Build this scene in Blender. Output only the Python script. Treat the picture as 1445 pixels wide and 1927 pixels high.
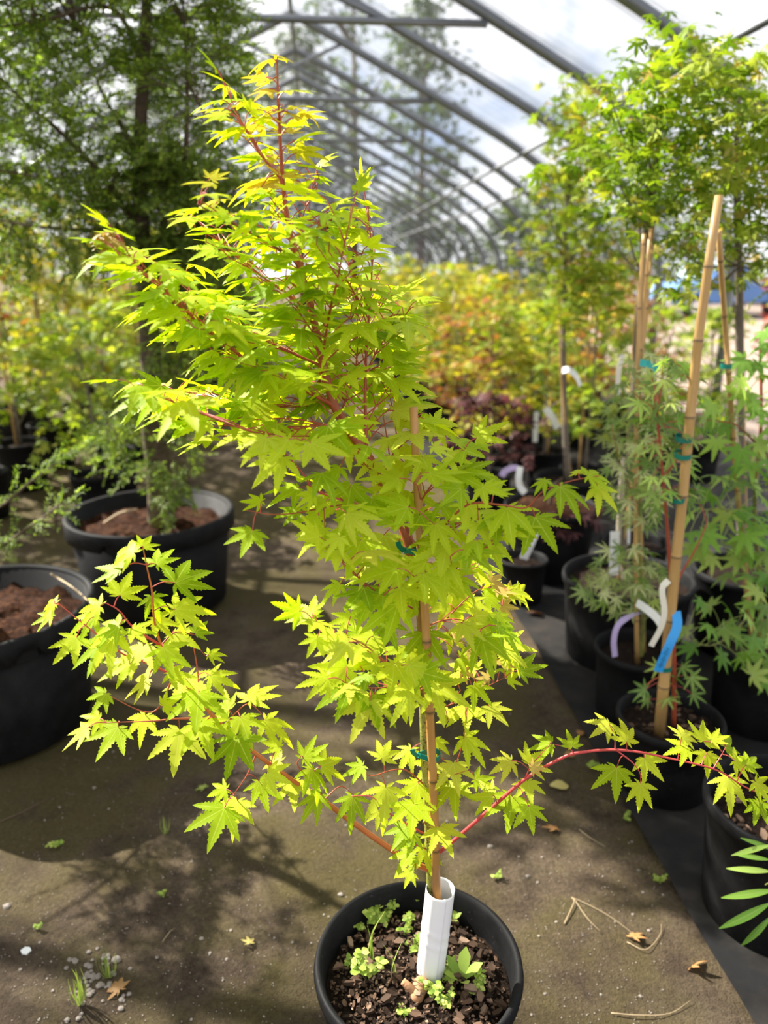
import bpy, math, random
import numpy as np
from mathutils import Vector, Matrix, noise as mnoise

# ------------------------------------------------------------------ clearing
for o in list(bpy.data.objects):
    bpy.data.objects.remove(o)
SC = bpy.context.scene
COL = SC.collection
random.seed(7)
RNG = np.random.default_rng(7)

# ------------------------------------------------------------------ camera
CAM_H = 1.54
PITCH = math.radians(17.68)
F_PX = 1448.0
cam_d = bpy.data.cameras.new('camera')
cam = bpy.data.objects.new('camera', cam_d)
COL.objects.link(cam)
cam.location = (0, 0, CAM_H)
cam.rotation_euler = (math.pi / 2 - PITCH, 0, 0)
cam_d.sensor_fit = 'VERTICAL'
cam_d.sensor_height = 36.0
cam_d.lens = 36.0 * F_PX / 1927.0
cam_d.clip_start = 0.05
cam_d.clip_end = 300
cam_d.dof.use_dof = True
cam_d.dof.focus_distance = 1.27
cam_d.dof.aperture_fstop = 2.7
SC.camera = cam

# ------------------------------------------------------------------ exposure
SC.view_settings.view_transform = 'Standard'
SC.view_settings.look = 'None'
SC.view_settings.gamma = 1.0
SC.view_settings.use_curve_mapping = False
SC.view_settings.exposure = 0.36
SC.cycles.max_bounces = 8
SC.cycles.transparent_max_bounces = 24
SC.cycles.transmission_bounces = 4
SC.cycles.diffuse_bounces = 4
SC.cycles.glossy_bounces = 2
SC.cycles.sample_clamp_indirect = 4.0
SC.cycles.use_denoising = True

# ------------------------------------------------------------------ node helper
class NT:
    def __init__(self, tree):
        self.t = tree
        tree.nodes.clear()

    def n(self, typ, props=None, **ins):
        nd = self.t.nodes.new(typ)
        for k, v in (props or {}).items():
            setattr(nd, k, v)
        for k, v in ins.items():
            self.set(nd, k, v)
        return nd

    def set(self, nd, key, v):
        if isinstance(key, str) and key.startswith('i') and key[1:].isdigit():
            s = nd.inputs[int(key[1:])]
        else:
            s = nd.inputs[key.replace('_', ' ') if isinstance(key, str) else key]
        if isinstance(v, bpy.types.NodeSocket):
            self.t.links.new(v, s)
        elif isinstance(v, bpy.types.Node):
            self.t.links.new(v.outputs[0], s)
        else:
            if isinstance(v, (tuple, list)) and len(v) == 3 and s.type == 'RGBA':
                v = (*v, 1)
            s.default_value = v

    def math(self, op, a, b=0.0, clamp=False):
        nd = self.n('ShaderNodeMath', {'operation': op, 'use_clamp': clamp})
        self.set(nd, 'i0', a)
        self.set(nd, 'i1', b)
        return nd.outputs[0]

    def ramp(self, fac, stops, interp='LINEAR'):
        nd = self.n('ShaderNodeValToRGB')
        cr = nd.color_ramp
        cr.interpolation = interp
        while len(cr.elements) < len(stops):
            cr.elements.new(0.5)
        for e, (p, c) in zip(cr.elements, stops):
            e.position = p
            e.color = (*c, 1) if len(c) == 3 else c
        self.set(nd, 'i0', fac)
        return nd.outputs[0]

    def mix(self, fac, a, b, mode='MIX'):
        nd = self.n('ShaderNodeMix', {'data_type': 'RGBA', 'blend_type': mode})
        self.set(nd, 'i0', fac)
        self.set(nd, 'i6', a)
        self.set(nd, 'i7', b)
        return nd.outputs[2]

    def noise(self, vec, scale, detail=3.0, rough=0.55, dist=0.0):
        nd = self.n('ShaderNodeTexNoise', None, Scale=scale, Detail=detail, Roughness=rough, Distortion=dist)
        if vec is not None:
            self.set(nd, 'Vector', vec)
        return nd.outputs[0]


def V3(c):
    return (c, c, c)


# ------------------------------------------------------------------ world: bright broken cloud
w = bpy.data.worlds.new('world')
SC.world = w
w.use_nodes = True
nt = NT(w.node_tree)
tc = nt.n('ShaderNodeTexCoord')
mp = nt.n('ShaderNodeMapping', None, Scale=(1.0, 1.0, 1.6))
nt.set(mp, 'Vector', tc.outputs['Generated'])
cl = nt.noise(mp.outputs[0], 2.6, 7.0, 0.6, 0.3)
sky = nt.ramp(cl, [(0.32, (0.50, 0.66, 0.98)), (0.42, (0.98, 1.05, 1.16)), (0.50, (1.50, 1.50, 1.53))])
bg = nt.n('ShaderNodeBackground', None, Color=sky, Strength=0.80)
out = nt.n('ShaderNodeOutputWorld', None, Surface=bg)

# ------------------------------------------------------------------ sun: high on the left, a little behind the tree
SUN_DIR = Vector((-0.50, 0.32, 0.47)).normalized()
sd = bpy.data.lights.new('sun', 'SUN')
sd.energy = 17.0
sd.color = (1.0, 0.94, 0.82)
sd.angle = math.radians(0.6)
sun = bpy.data.objects.new('sun', sd)
COL.objects.link(sun)
sun.location = (-6, 4, 9)
sun.rotation_euler = (-SUN_DIR).to_track_quat('-Z', 'Y').to_euler()

# ------------------------------------------------------------------ image point -> place in the world
CP, SP = math.cos(PITCH), math.sin(PITCH)


def ray(px, py):
    x = (px - 722.5) / F_PX
    y = (963.5 - py) / F_PX
    return x, CP + y * SP, y * CP - SP


def at(px, py, Y):
    x, fw, up = ray(px, py)
    t = Y / fw
    return np.array((x * t, Y, CAM_H + up * t))


def atz(px, py, z=0.0):
    x, fw, up = ray(px, py)
    t = (z - CAM_H) / up
    return np.array((x * t, fw * t, z))


def proj(p):
    u = p[2] - CAM_H
    zc = p[1] * CP - u * SP
    yc = p[1] * SP + u * CP
    return 722.5 + F_PX * p[0] / zc, 963.5 - F_PX * yc / zc, zc


def inside(poly, x, y):
    c = False
    j = len(poly) - 1
    for i in range(len(poly)):
        xi, yi = poly[i]
        xj, yj = poly[j]
        if (yi > y) != (yj > y) and x < (xj - xi) * (y - yi) / (yj - yi) + xi:
            c = not c
        j = i
    return c


# ------------------------------------------------------------------ mesh helpers
def nrm(v):
    v = np.asarray(v, float)
    return v / max(1e-9, np.linalg.norm(v))


class MB:
    """Collects shapes, builds ONE mesh object."""

    def __init__(self):
        self.v, self.f, self.a, self.m = [], [], [], []
        self.n = 0

    def add(self, verts, faces, attr=None, mi=0):
        verts = np.asarray(verts, float)
        self.v.append(verts)
        o = self.n
        self.f.extend([tuple(i + o for i in f) for f in faces])
        self.m.extend([mi] * len(faces))
        self.a.append(np.zeros(len(verts)) if attr is None else np.asarray(attr, float))
        self.n += len(verts)
        return self

    def tube(self, pts, rad, sides=6, cap=True, mi=0):
        pts = np.asarray(pts, float)
        n = len(pts)
        rad = np.full(n, rad) if np.isscalar(rad) else np.asarray(rad, float)
        t = np.gradient(pts, axis=0)
        t /= np.maximum(1e-9, np.linalg.norm(t, axis=1))[:, None]
        ref = np.array((0.31, 0.95, 0.05)) if abs(t[0][1]) < 0.8 else np.array((0.95, 0.2, 0.25))
        vs = []
        u = nrm(np.cross(t[0], ref))
        for i in range(n):
            u = nrm(u - t[i] * np.dot(u, t[i]))
            b = np.cross(t[i], u)
            for k in range(sides):
                a = 2 * math.pi * k / sides
                vs.append(pts[i] + rad[i] * (math.cos(a) * u + math.sin(a) * b))
        fs = []
        for i in range(n - 1):
            for k in range(sides):
                k2 = (k + 1) % sides
                fs.append((i * sides + k, i * sides + k2, (i + 1) * sides + k2, (i + 1) * sides + k))
        if cap:
            fs.append(tuple(range(sides - 1, -1, -1)))
            fs.append(tuple((n - 1) * sides + k for k in range(sides)))
        return self.add(vs, fs, mi=mi)

    def lathe(self, prof, sides=40, c=(0, 0, 0), mi=0, closed=False):
        vs, fs = [], []
        m = len(prof)
        for k in range(sides):
            a = 2 * math.pi * k / sides
            for r, z in prof:
                vs.append((c[0] + r * math.cos(a), c[1] + r * math.sin(a), c[2] + z))
        for k in range(sides):
            k2 = (k + 1) % sides
            for i in range(m - 1 + (1 if closed else 0)):
                i2 = (i + 1) % m
                fs.append((k * m + i, k2 * m + i, k2 * m + i2, k * m + i2))
        return self.add(vs, fs, mi=mi)

    def box(self, c, s, rz=0.0, mi=0):
        vs = []
        cs, sn = math.cos(rz), math.sin(rz)
        for dz in (-.5, .5):
            for dx, dy in ((-.5, -.5), (.5, -.5), (.5, .5), (-.5, .5)):
                x, y = dx * s[0], dy * s[1]
                vs.append((c[0] + x * cs - y * sn, c[1] + x * sn + y * cs, c[2] + dz * s[2]))
        return self.add(vs, [(3, 2, 1, 0), (4, 5, 6, 7), (0, 1, 5, 4), (1, 2, 6, 5), (2, 3, 7, 6), (3, 0, 4, 7)], mi=mi)

    def ribbon(self, pts, wide, width, thick=0.0008, mi=0):
        """A strip of sheet along pts, WIDTH across the direction WIDE."""
        pts = np.asarray(pts, float)
        wide = nrm(wide)
        t = np.gradient(pts, axis=0)
        vs, fs = [], []
        for p, tt in zip(pts, t):
            tt = nrm(tt)
            wv = nrm(wide - tt * np.dot(wide, tt))
            nn = np.cross(tt, wv)
            for a, b in ((-1, -1), (1, -1), (1, 1), (-1, 1)):
                vs.append(p + wv * a * width / 2 + nn * b * thick / 2)
        n = len(pts)
        for i in range(n - 1):
            for k in range(4):
                k2 = (k + 1) % 4
                fs.append((i * 4 + k, i * 4 + k2, i * 4 + 4 + k2, i * 4 + 4 + k))
        fs += [(3, 2, 1, 0), tuple((n - 1) * 4 + k for k in range(4))]
        return self.add(vs, fs, mi=mi)

    def stamp(self, tv, tf, mats, locs, attr=None, mi=0):
        """Many copies of one template: mats (N,3,3), locs (N,3)."""
        mats = np.asarray(mats)
        locs = np.asarray(locs)
        N, k = len(mats), len(tv)
        if N == 0:
            return self
        vs = np.einsum('nij,kj->nki', mats, tv) + locs[:, None, :]
        self.v.append(vs.reshape(-1, 3))
        o = self.n
        for i in range(N):
            b = o + i * k
            self.f.extend([tuple(j + b for j in f) for f in tf])
        self.m.extend([mi] * (len(tf) * N))
        self.a.append(np.tile(np.zeros(k) if attr is None else attr, N))
        self.n += N * k
        return self

    def mesh(self, name, mats, off=(0, 0, 0), smooth=False):
        v = np.concatenate(self.v) - np.asarray(off, float)
        me = bpy.data.meshes.new(name)
        me.from_pydata(v.tolist(), [], self.f)
        mats = mats if isinstance(mats, (list, tuple)) else [mats]
        for m in mats:
            me.materials.append(m)
        if len(mats) > 1:
            me.polygons.foreach_set('material_index', self.m)
        at_ = me.attributes.new('vein', 'FLOAT', 'POINT')
        at_.data.foreach_set('value', np.concatenate(self.a).astype(np.float32))
        if smooth:
            me.polygons.foreach_set('use_smooth', [True] * len(me.polygons))
        me.update()
        return me

    def build(self, name, mats, parent=None, off=None, smooth=False, kind=None):
        if off is None:
            off = parent_off(parent)
        o = bpy.data.objects.new(name, self.mesh(name, mats, off, smooth))
        COL.objects.link(o)
        if parent is not None:
            o.parent = parent
        if kind:
            o['kind'] = kind
        return o


OFFS = {}


def parent_off(p):
    return OFFS.get(p.name, (0, 0, 0)) if p is not None else (0, 0, 0)


def thing(name, label, cat, loc, group=None, rz=0.0):
    o = bpy.data.objects.new(name, None)
    COL.objects.link(o)
    o.empty_display_size = 0.1
    o.location = tuple(loc)
    o.rotation_euler = (0, 0, rz)
    tag(o, label, cat, group)
    OFFS[o.name] = tuple(loc)
    return o


def tag(o, label, cat, group=None, kind=None):
    if label:
        o['label'] = label
    if cat:
        o['category'] = cat
    if group:
        o['group'] = group
    if kind:
        o['kind'] = kind
    return o


def struct(o):
    o['kind'] = 'structure'
    return o


def dup(root, loc, rz=0.0, label=None, group=None, scale=1.0):
    r = root.copy()
    COL.objects.link(r)
    r.location = tuple(loc)
    r.rotation_euler = (0, 0, rz)
    r.scale = (scale, scale, scale)
    if label:
        r['label'] = label
    if group:
        r['group'] = group
    for ch in root.children:
        c = ch.copy()
        COL.objects.link(c)
        c.parent = r
        for g in ch.children:
            d = g.copy()
            COL.objects.link(d)
            d.parent = c
    return r


def smooth_line(pts, per=6):
    """Catmull-Rom through the points (any columns)."""
    p = np.asarray(pts, float)
    if len(p) < 3:
        t = np.linspace(0, 1, per + 1)[:, None]
        return p[0] + (p[-1] - p[0]) * t
    q = np.vstack([2 * p[0] - p[1], p, 2 * p[-1] - p[-2]])
    out_ = []
    for i in range(1, len(q) - 2):
        for k in range(per):
            t = k / per
            a, b, c, d = q[i - 1], q[i], q[i + 1], q[i + 2]
            out_.append(0.5 * ((2 * b) + (-a + c) * t + (2 * a - 5 * b + 4 * c - d) * t * t + (-a + 3 * b - 3 * c + d) * t ** 3))
    out_.append(p[-1])
    return np.array(out_)


# ------------------------------------------------------------------ materials
def mat(name):
    m = bpy.data.materials.new(name)
    m.use_nodes = True
    return m, NT(m.node_tree)


def plain(name, col, rough=0.5, var=0.25, scale=20.0, bump=0.0, spec=0.4, metal=0.0, bscale=None):
    m, n = mat(name)
    tc = n.n('ShaderNodeTexCoord')
    ns = n.noise(tc.outputs['Object'], scale, 4.0)
    c = n.mix(ns, tuple(x * (1 - var) for x in col), tuple(min(1, x * (1 + var)) for x in col))
    b = n.n('ShaderNodeBsdfPrincipled', None, Base_Color=c, Roughness=rough, Metallic=metal)
    n.set(b, 'Specular IOR Level', spec)
    if bump:
        bn = n.n('ShaderNodeBump', None, Strength=bump, Distance=0.004, Height=n.noise(tc.outputs['Object'], bscale or scale * 3, 4.0))
        n.set(b, 'Normal', bn.outputs[0])
    n.n('ShaderNodeOutputMaterial', None, Surface=b)
    return m


def leaf_mat(name, ramp, trans, tfac=0.42, vein=None, tip=None, rough=0.5, mottle=0.3):
    """Leaf: diffuse with a little gloss over light passing through the blade."""
    m, n = mat(name)
    geo = n.n('ShaderNodeNewGeometry')
    oi = n.n('ShaderNodeObjectInfo')
    r = n.math('FRACT', n.math('ADD', geo.outputs['Random Per Island'], oi.outputs['Random']))
    base = n.ramp(r, ramp)
    tc = n.n('ShaderNodeTexCoord')
    mo = n.noise(tc.outputs['Object'], 260.0, 2.0)
    base = n.mix(n.math('MULTIPLY', mo, mottle), base, n.mix(1.0, base, (0.35, 0.5, 0.25), 'MULTIPLY'))
    va = n.n('ShaderNodeAttribute', {'attribute_name': 'vein'})
    a = va.outputs['Fac']
    if vein:
        vf = n.math('SUBTRACT', 1.0, n.math('MULTIPLY', a, 9.0, True), True)
        base = n.mix(n.math('MULTIPLY', vf, 0.55), base, vein)
    if tip:
        tf = n.math('MULTIPLY', n.math('SUBTRACT', a, 1.72), 3.6, True)
        base = n.mix(tf, base, tip)
    tr = n.mix(1.0, base, trans, 'MULTIPLY')
    b = n.n('ShaderNodeBsdfPrincipled', None, Base_Color=base, Roughness=rough)
    n.set(b, 'Specular IOR Level', 0.16)
    t = n.n('ShaderNodeBsdfTranslucent', None, Color=tr)
    mx = n.n('ShaderNodeMixShader', None, i0=tfac, i1=b, i2=t)
    n.n('ShaderNodeOutputMaterial', None, Surface=mx)
    return m


M = {}
M['lime'] = leaf_mat('lime_maple_leaf', [(0.0, (0.29, 0.42, 0.010)), (0.3, (0.44, 0.57, 0.016)), (0.65, (0.59, 0.66, 0.030)), (0.9, (0.63, 0.70, 0.055)), (1.0, (0.62, 0.62, 0.07))],
                     (1.42, 1.46, 0.25), 0.58, vein=(0.72, 0.78, 0.20), tip=(0.55, 0.36, 0.12))
M['gold'] = leaf_mat('golden_maple_leaf', [(0.0, (0.52, 0.50, 0.025)), (0.6, (0.66, 0.58, 0.035)), (1.0, (0.60, 0.42, 0.08))],
                     (1.3, 1.25, 0.5), 0.45, vein=(0.8, 0.7, 0.3), tip=(0.45, 0.14, 0.05))
M['bronze'] = leaf_mat('bronze_young_leaf', [(0.0, (0.45, 0.30, 0.08)), (1.0, (0.56, 0.42, 0.10))], (1.2, 1.1, 0.6), 0.4, vein=(0.6, 0.4, 0.2), tip=(0.4, 0.12, 0.06))
M['lacy'] = leaf_mat('lacy_green_leaf', [(0.0, (0.12, 0.21, 0.04)), (0.6, (0.23, 0.33, 0.07)), (1.0, (0.44, 0.52, 0.12))], (1.1, 1.3, 0.5), 0.32, vein=(0.4, 0.5, 0.3))
M['pale'] = leaf_mat('pale_variegated_leaf', [(0.0, (0.18, 0.27, 0.07)), (0.5, (0.40, 0.46, 0.18)), (1.0, (0.66, 0.66, 0.34))], (1.1, 1.2, 0.6), 0.3)
M['fresh'] = leaf_mat('fresh_green_leaf', [(0.0, (0.14, 0.29, 0.045)), (0.6, (0.27, 0.46, 0.07)), (1.0, (0.50, 0.64, 0.15))], (1.1, 1.3, 0.45), 0.35, vein=(0.4, 0.55, 0.2))
M['tallgreen'] = leaf_mat('tall_maple_leaf', [(0.0, (0.10, 0.17, 0.015)), (0.5, (0.22, 0.32, 0.025)), (0.92, (0.42, 0.47, 0.05)), (1.0, (0.55, 0.36, 0.08))], (1.0, 1.12, 0.35), 0.42)
M['tallyellow'] = leaf_mat('yellowing_maple_leaf', [(0.0, (0.15, 0.23, 0.03)), (0.4, (0.32, 0.40, 0.05)), (0.9, (0.56, 0.55, 0.13)), (1.0, (0.62, 0.40, 0.14))], (1.0, 1.12, 0.35), 0.42)
M['orange_tip'] = leaf_mat('orange_tipped_leaf', [(0.0, (0.15, 0.23, 0.02)), (0.6, (0.34, 0.41, 0.04)), (0.9, (0.48, 0.44, 0.07)), (1.0, (0.58, 0.34, 0.12))], (1.0, 1.12, 0.35), 0.42)
M['yellow'] = leaf_mat('yellow_maple_leaf', [(0.0, (0.24, 0.28, 0.035)), (0.5, (0.46, 0.44, 0.045)), (0.88, (0.58, 0.47, 0.06)), (1.0, (0.58, 0.34, 0.09))], (1.25, 1.2, 0.4), 0.42)
M['orange'] = leaf_mat('orange_maple_leaf', [(0.0, (0.22, 0.07, 0.03)), (0.5, (0.38, 0.16, 0.05)), (1.0, (0.50, 0.32, 0.10))], (1.3, 1.1, 0.6), 0.4)
M['red'] = leaf_mat('red_maple_leaf', [(0.0, (0.14, 0.03, 0.025)), (0.6, (0.30, 0.06, 0.05)), (1.0, (0.46, 0.16, 0.11))], (1.3, 0.9, 0.7), 0.38)
M['purple'] = leaf_mat('purple_maple_leaf', [(0.0, (0.06, 0.025, 0.03)), (1.0, (0.20, 0.08, 0.08))], (1.2, 0.8, 0.8), 0.3)
M['green'] = leaf_mat('green_maple_leaf', [(0.0, (0.15, 0.24, 0.03)), (0.6, (0.32, 0.40, 0.05)), (1.0, (0.52, 0.52, 0.10))], (1.25, 1.3, 0.4), 0.42)
M['needle'] = leaf_mat('conifer_needle', [(0.0, (0.10, 0.17, 0.03)), (0.6, (0.22, 0.31, 0.055)), (1.0, (0.40, 0.48, 0.11))], (1.3, 1.4, 0.5), 0.45, rough=0.5)
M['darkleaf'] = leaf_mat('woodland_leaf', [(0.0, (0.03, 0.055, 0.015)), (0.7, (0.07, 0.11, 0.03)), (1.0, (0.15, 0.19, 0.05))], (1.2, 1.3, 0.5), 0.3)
M['weed'] = leaf_mat('weed_leaf', [(0.0, (0.24, 0.36, 0.06)), (0.6, (0.42, 0.52, 0.10)), (1.0, (0.58, 0.60, 0.18))], (1.2, 1.3, 0.5), 0.35)
M['dead'] = leaf_mat('dead_leaf', [(0.0, (0.30, 0.11, 0.04)), (0.5, (0.42, 0.20, 0.08)), (1.0, (0.48, 0.30, 0.14))], (1.1, 0.9, 0.7), 0.15, mottle=0.5)
M['deadyellow'] = leaf_mat('fallen_yellow_leaf', [(0.0, (0.62, 0.50, 0.16)), (1.0, (0.66, 0.52, 0.2))], (1.1, 1.0, 0.6), 0.2, mottle=0.4)
M['grass'] = leaf_mat('grass_blade', [(0.0, (0.20, 0.30, 0.06)), (1.0, (0.46, 0.50, 0.16))], (1.1, 1.2, 0.5), 0.3)

M['redbark'] = plain('red_maple_bark', (0.34, 0.07, 0.03), 0.4, 0.3, 60, 0.15)
M['coral'] = plain('coral_young_bark', (0.50, 0.06, 0.06), 0.38, 0.25, 60)
M['orangebark'] = plain('orange_maple_bark', (0.46, 0.13, 0.035), 0.42, 0.25, 50, 0.1)
M['petiole'] = plain('red_leaf_stalk', (0.42, 0.07, 0.06), 0.45, 0.25, 50)
M['brownbark'] = plain('brown_bark', (0.10, 0.065, 0.04), 0.8, 0.4, 40, 0.6)
M['greybark'] = plain('grey_bark', (0.15, 0.12, 0.09), 0.8, 0.35, 40, 0.5)
M['stub'] = plain('pruned_stub_wood', (0.42, 0.22, 0.11), 0.75, 0.35, 45, 0.5)
M['tubewhite'] = plain('white_plastic_tube', (0.86, 0.85, 0.87), 0.35, 0.03, 15)
M['tagwhite'] = plain('white_plastic_tag', (0.80, 0.80, 0.78), 0.45, 0.05, 30)
M['tagcream'] = plain('cream_plastic_tag', (0.70, 0.66, 0.55), 0.5, 0.06, 30)
M['tagblue'] = plain('blue_plastic_tag', (0.03, 0.30, 0.72), 0.4, 0.05, 30)
M['taglilac'] = plain('lilac_plastic_band', (0.50, 0.40, 0.68), 0.45, 0.06, 30)
M['ink'] = plain('black_ink', (0.02, 0.02, 0.03), 0.6, 0.1, 30)
M['tie'] = plain('green_tie_tape', (0.0, 0.16, 0.12), 0.4, 0.15, 30)
M['teal'] = plain('teal_ribbon', (0.03, 0.42, 0.42), 0.45, 0.1, 30)
M['steel'] = plain('galvanised_steel', (0.20, 0.21, 0.23), 0.45, 0.25, 8, metal=0.5)
M['stone'] = plain('grey_stone', (0.24, 0.205, 0.175), 0.8, 0.45, 40, 0.3)
M['root'] = plain('dry_root', (0.36, 0.27, 0.16), 0.8, 0.3, 40)
M['crumb'] = plain('dark_bark_crumbs', (0.05, 0.035, 0.025), 0.9, 0.5, 50)
M['stem'] = plain('green_weed_stem', (0.30, 0.36, 0.10), 0.6, 0.2, 40)

# bark chips: colour by piece
m, n = mat('bark_chip')
geo = n.n('ShaderNodeNewGeometry')
oi = n.n('ShaderNodeObjectInfo')
r = n.math('FRACT', n.math('ADD', geo.outputs['Random Per Island'], oi.outputs['Random']))
tc = n.n('ShaderNodeTexCoord')
c = n.ramp(r, [(0.0, (0.025, 0.015, 0.010)), (0.4, (0.07, 0.042, 0.027)), (0.78, (0.17, 0.10, 0.065)), (1.0, (0.34, 0.23, 0.16))])
c = n.mix(n.noise(tc.outputs['Object'], 120.0, 3.0), n.mix(1.0, c, V3(0.55), 'MULTIPLY'), c)
b = n.n('ShaderNodeBsdfPrincipled', None, Base_Color=c, Roughness=0.8)
n.set(b, 'Specular IOR Level', 0.15)
n.n('ShaderNodeOutputMaterial', None, Surface=b)
M['chip'] = m

# potting soil
m, n = mat('potting_soil')
tc = n.n('ShaderNodeTexCoord')
ns = n.noise(tc.outputs['Object'], 90.0, 5.0, 0.7)
c = n.ramp(ns, [(0.3, (0.008, 0.005, 0.004)), (0.55, (0.022, 0.014, 0.010)), (0.80, (0.08, 0.048, 0.032))])
b = n.n('ShaderNodeBsdfPrincipled', None, Base_Color=c, Roughness=0.95)
n.set(b, 'Specular IOR Level', 0.08)
bn = n.n('ShaderNodeBump', None, Strength=0.9, Distance=0.01, Height=ns)
n.set(b, 'Normal', bn.outputs[0])
n.n('ShaderNodeOutputMaterial', None, Surface=b)
M['soil'] = m

# reddish bark mulch of the big pots
m, n = mat('red_bark_mulch')
tc = n.n('ShaderNodeTexCoord')
ns = n.noise(tc.outputs['Object'], 55.0, 5.0, 0.7)
c = n.ramp(ns, [(0.3, (0.010, 0.005, 0.003)), (0.52, (0.034, 0.013, 0.006)), (0.80, (0.16, 0.068, 0.030))])
b = n.n('ShaderNodeBsdfPrincipled', None, Base_Color=c, Roughness=0.95)
n.set(b, 'Specular IOR Level', 0.08)
bn = n.n('ShaderNodeBump', None, Strength=0.9, Distance=0.012, Height=ns)
n.set(b, 'Normal', bn.outputs[0])
n.n('ShaderNodeOutputMaterial', None, Surface=b)
M['mulch'] = m

# black nursery plastic: dull, dusty and scuffed
m, n = mat('black_pot_plastic')
tc = n.n('ShaderNodeTexCoord')
ns = n.noise(tc.outputs['Object'], 14.0, 5.0, 0.65)
sc = n.noise(tc.outputs['Object'], 160.0, 3.0, 0.6)
c = n.ramp(ns, [(0.35, (0.006, 0.006, 0.0065)), (0.7, (0.014, 0.0135, 0.014))])
c = n.mix(n.ramp(sc, [(0.66, V3(0.0)), (0.74, V3(0.45))]), c, (0.10, 0.095, 0.09))
b = n.n('ShaderNodeBsdfPrincipled', None, Base_Color=c, Roughness=n.math('ADD', n.math('MULTIPLY', ns, 0.25), 0.52))
n.set(b, 'Specular IOR Level', 0.12)
bn = n.n('ShaderNodeBump', None, Strength=0.08, Distance=0.002, Height=n.noise(tc.outputs['Object'], 60.0, 3.0))
n.set(b, 'Normal', bn.outputs[0])
n.n('ShaderNodeOutputMaterial', None, Surface=b)
M['pot'] = m

# trunk of the lime maple: green with dark freckles
m, n = mat('green_striped_bark')
tc = n.n('ShaderNodeTexCoord')
mp = n.n('ShaderNodeMapping', None, Scale=(1.0, 1.0, 0.35))
n.set(mp, 'Vector', tc.outputs['Object'])
ns = n.noise(mp.outputs[0], 60.0, 3.0)
sp = n.noise(tc.outputs['Object'], 330.0, 2.0)
c = n.ramp(ns, [(0.3, (0.10, 0.11, 0.03)), (0.7, (0.34, 0.33, 0.06))])
c = n.mix(n.ramp(sp, [(0.55, V3(0.0)), (0.62, V3(0.85))]), c, (0.03, 0.03, 0.015))
sep = n.n('ShaderNodeSeparateXYZ', None)
n.set(sep, 'Vector', tc.outputs['Object'])
c = n.mix(n.ramp(n.math('MULTIPLY', sep.outputs[2], 0.6), [(0.50, V3(0.0)), (0.66, V3(1.0))]), c, (0.33, 0.075, 0.03))
b = n.n('ShaderNodeBsdfPrincipled', None, Base_Color=c, Roughness=0.5)
n.n('ShaderNodeOutputMaterial', None, Surface=b)
M['greenbark'] = m

# mossy trunk
m, n = mat('mossy_conifer_bark')
tc = n.n('ShaderNodeTexCoord')
ns = n.noise(tc.outputs['Object'], 26.0, 5.0, 0.65)
geo = n.n('ShaderNodeNewGeometry')
sep = n.n('ShaderNodeSeparateXYZ', None)
n.set(sep, 'Vector', geo.outputs['Position'])
low = n.ramp(sep.outputs[2], [(0.40, V3(1.0)), (0.95, V3(0.0))])
c = n.ramp(ns, [(0.3, (0.035, 0.024, 0.016)), (0.7, (0.13, 0.085, 0.055))])
ms = n.math('MULTIPLY', n.ramp(n.noise(tc.outputs['Object'], 18.0, 4.0), [(0.42, V3(0.0)), (0.58, V3(1.0))]), low)
c = n.mix(ms, c, (0.13, 0.12, 0.015))
b = n.n('ShaderNodeBsdfPrincipled', None, Base_Color=c, Roughness=0.9)
bn = n.n('ShaderNodeBump', None, Strength=0.8, Distance=0.01, Height=ns)
n.set(b, 'Normal', bn.outputs[0])
n.n('ShaderNodeOutputMaterial', None, Surface=b)
M['mossbark'] = m


def bamboo_mat(name, c0, c1):
    m, n = mat(name)
    tc = n.n('ShaderNodeTexCoord')
    mp = n.n('ShaderNodeMapping', None, Scale=(8.0, 8.0, 0.6))
    n.set(mp, 'Vector', tc.outputs['Object'])
    ns = n.noise(mp.outputs[0], 12.0, 4.0)
    c = n.mix(ns, c0, c1)
    va = n.n('ShaderNodeAttribute', {'attribute_name': 'vein'})
    c = n.mix(va.outputs['Fac'], c, (0.10, 0.06, 0.03))
    b = n.n('ShaderNodeBsdfPrincipled', None, Base_Color=c, Roughness=0.42)
    n.n('ShaderNodeOutputMaterial', None, Surface=b)
    return m


M['bamboo'] = bamboo_mat('tan_bamboo', (0.40, 0.22, 0.07), (0.62, 0.40, 0.16))
M['bamboo_dark'] = bamboo_mat('weathered_bamboo', (0.34, 0.15, 0.035), (0.52, 0.28, 0.09))
M['bamboo_grey'] = bamboo_mat('grey_bamboo', (0.28, 0.23, 0.16), (0.46, 0.40, 0.30))

# ground: damp mossy silt
m, n = mat('mossy_silt')
geo = n.n('ShaderNodeNewGeometry')
P = geo.outputs['Position']
big = n.noise(P, 1.1, 4.0, 0.6)
mid = n.noise(P, 6.0, 5.0, 0.65)
fine = n.noise(P, 95.0, 6.0, 0.75)
grit = n.noise(P, 240.0, 2.0, 0.6)
c = n.ramp(mid, [(0.30, (0.075, 0.053, 0.036)), (0.5, (0.145, 0.106, 0.070)), (0.70, (0.235, 0.180, 0.122))])
moss = n.ramp(n.math('ADD', n.math('MULTIPLY', big, 0.7), n.math('MULTIPLY', mid, 0.3)), [(0.44, V3(0.0)), (0.53, V3(0.85))])
c = n.mix(moss, c, n.mix(fine, (0.055, 0.046, 0.015), (0.185, 0.147, 0.055)))
c = n.mix(n.ramp(fine, [(0.40, V3(0.0)), (0.62, V3(0.75))]), c, n.mix(1.0, c, V3(0.45), 'MULTIPLY'))
c = n.mix(n.ramp(grit, [(0.70, V3(0.0)), (0.76, V3(0.6))]), c, (0.32, 0.27, 0.22))
b = n.n('ShaderNodeBsdfPrincipled', None, Base_Color=c, Roughness=0.86)
n.set(b, 'Specular IOR Level', 0.12)
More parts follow.
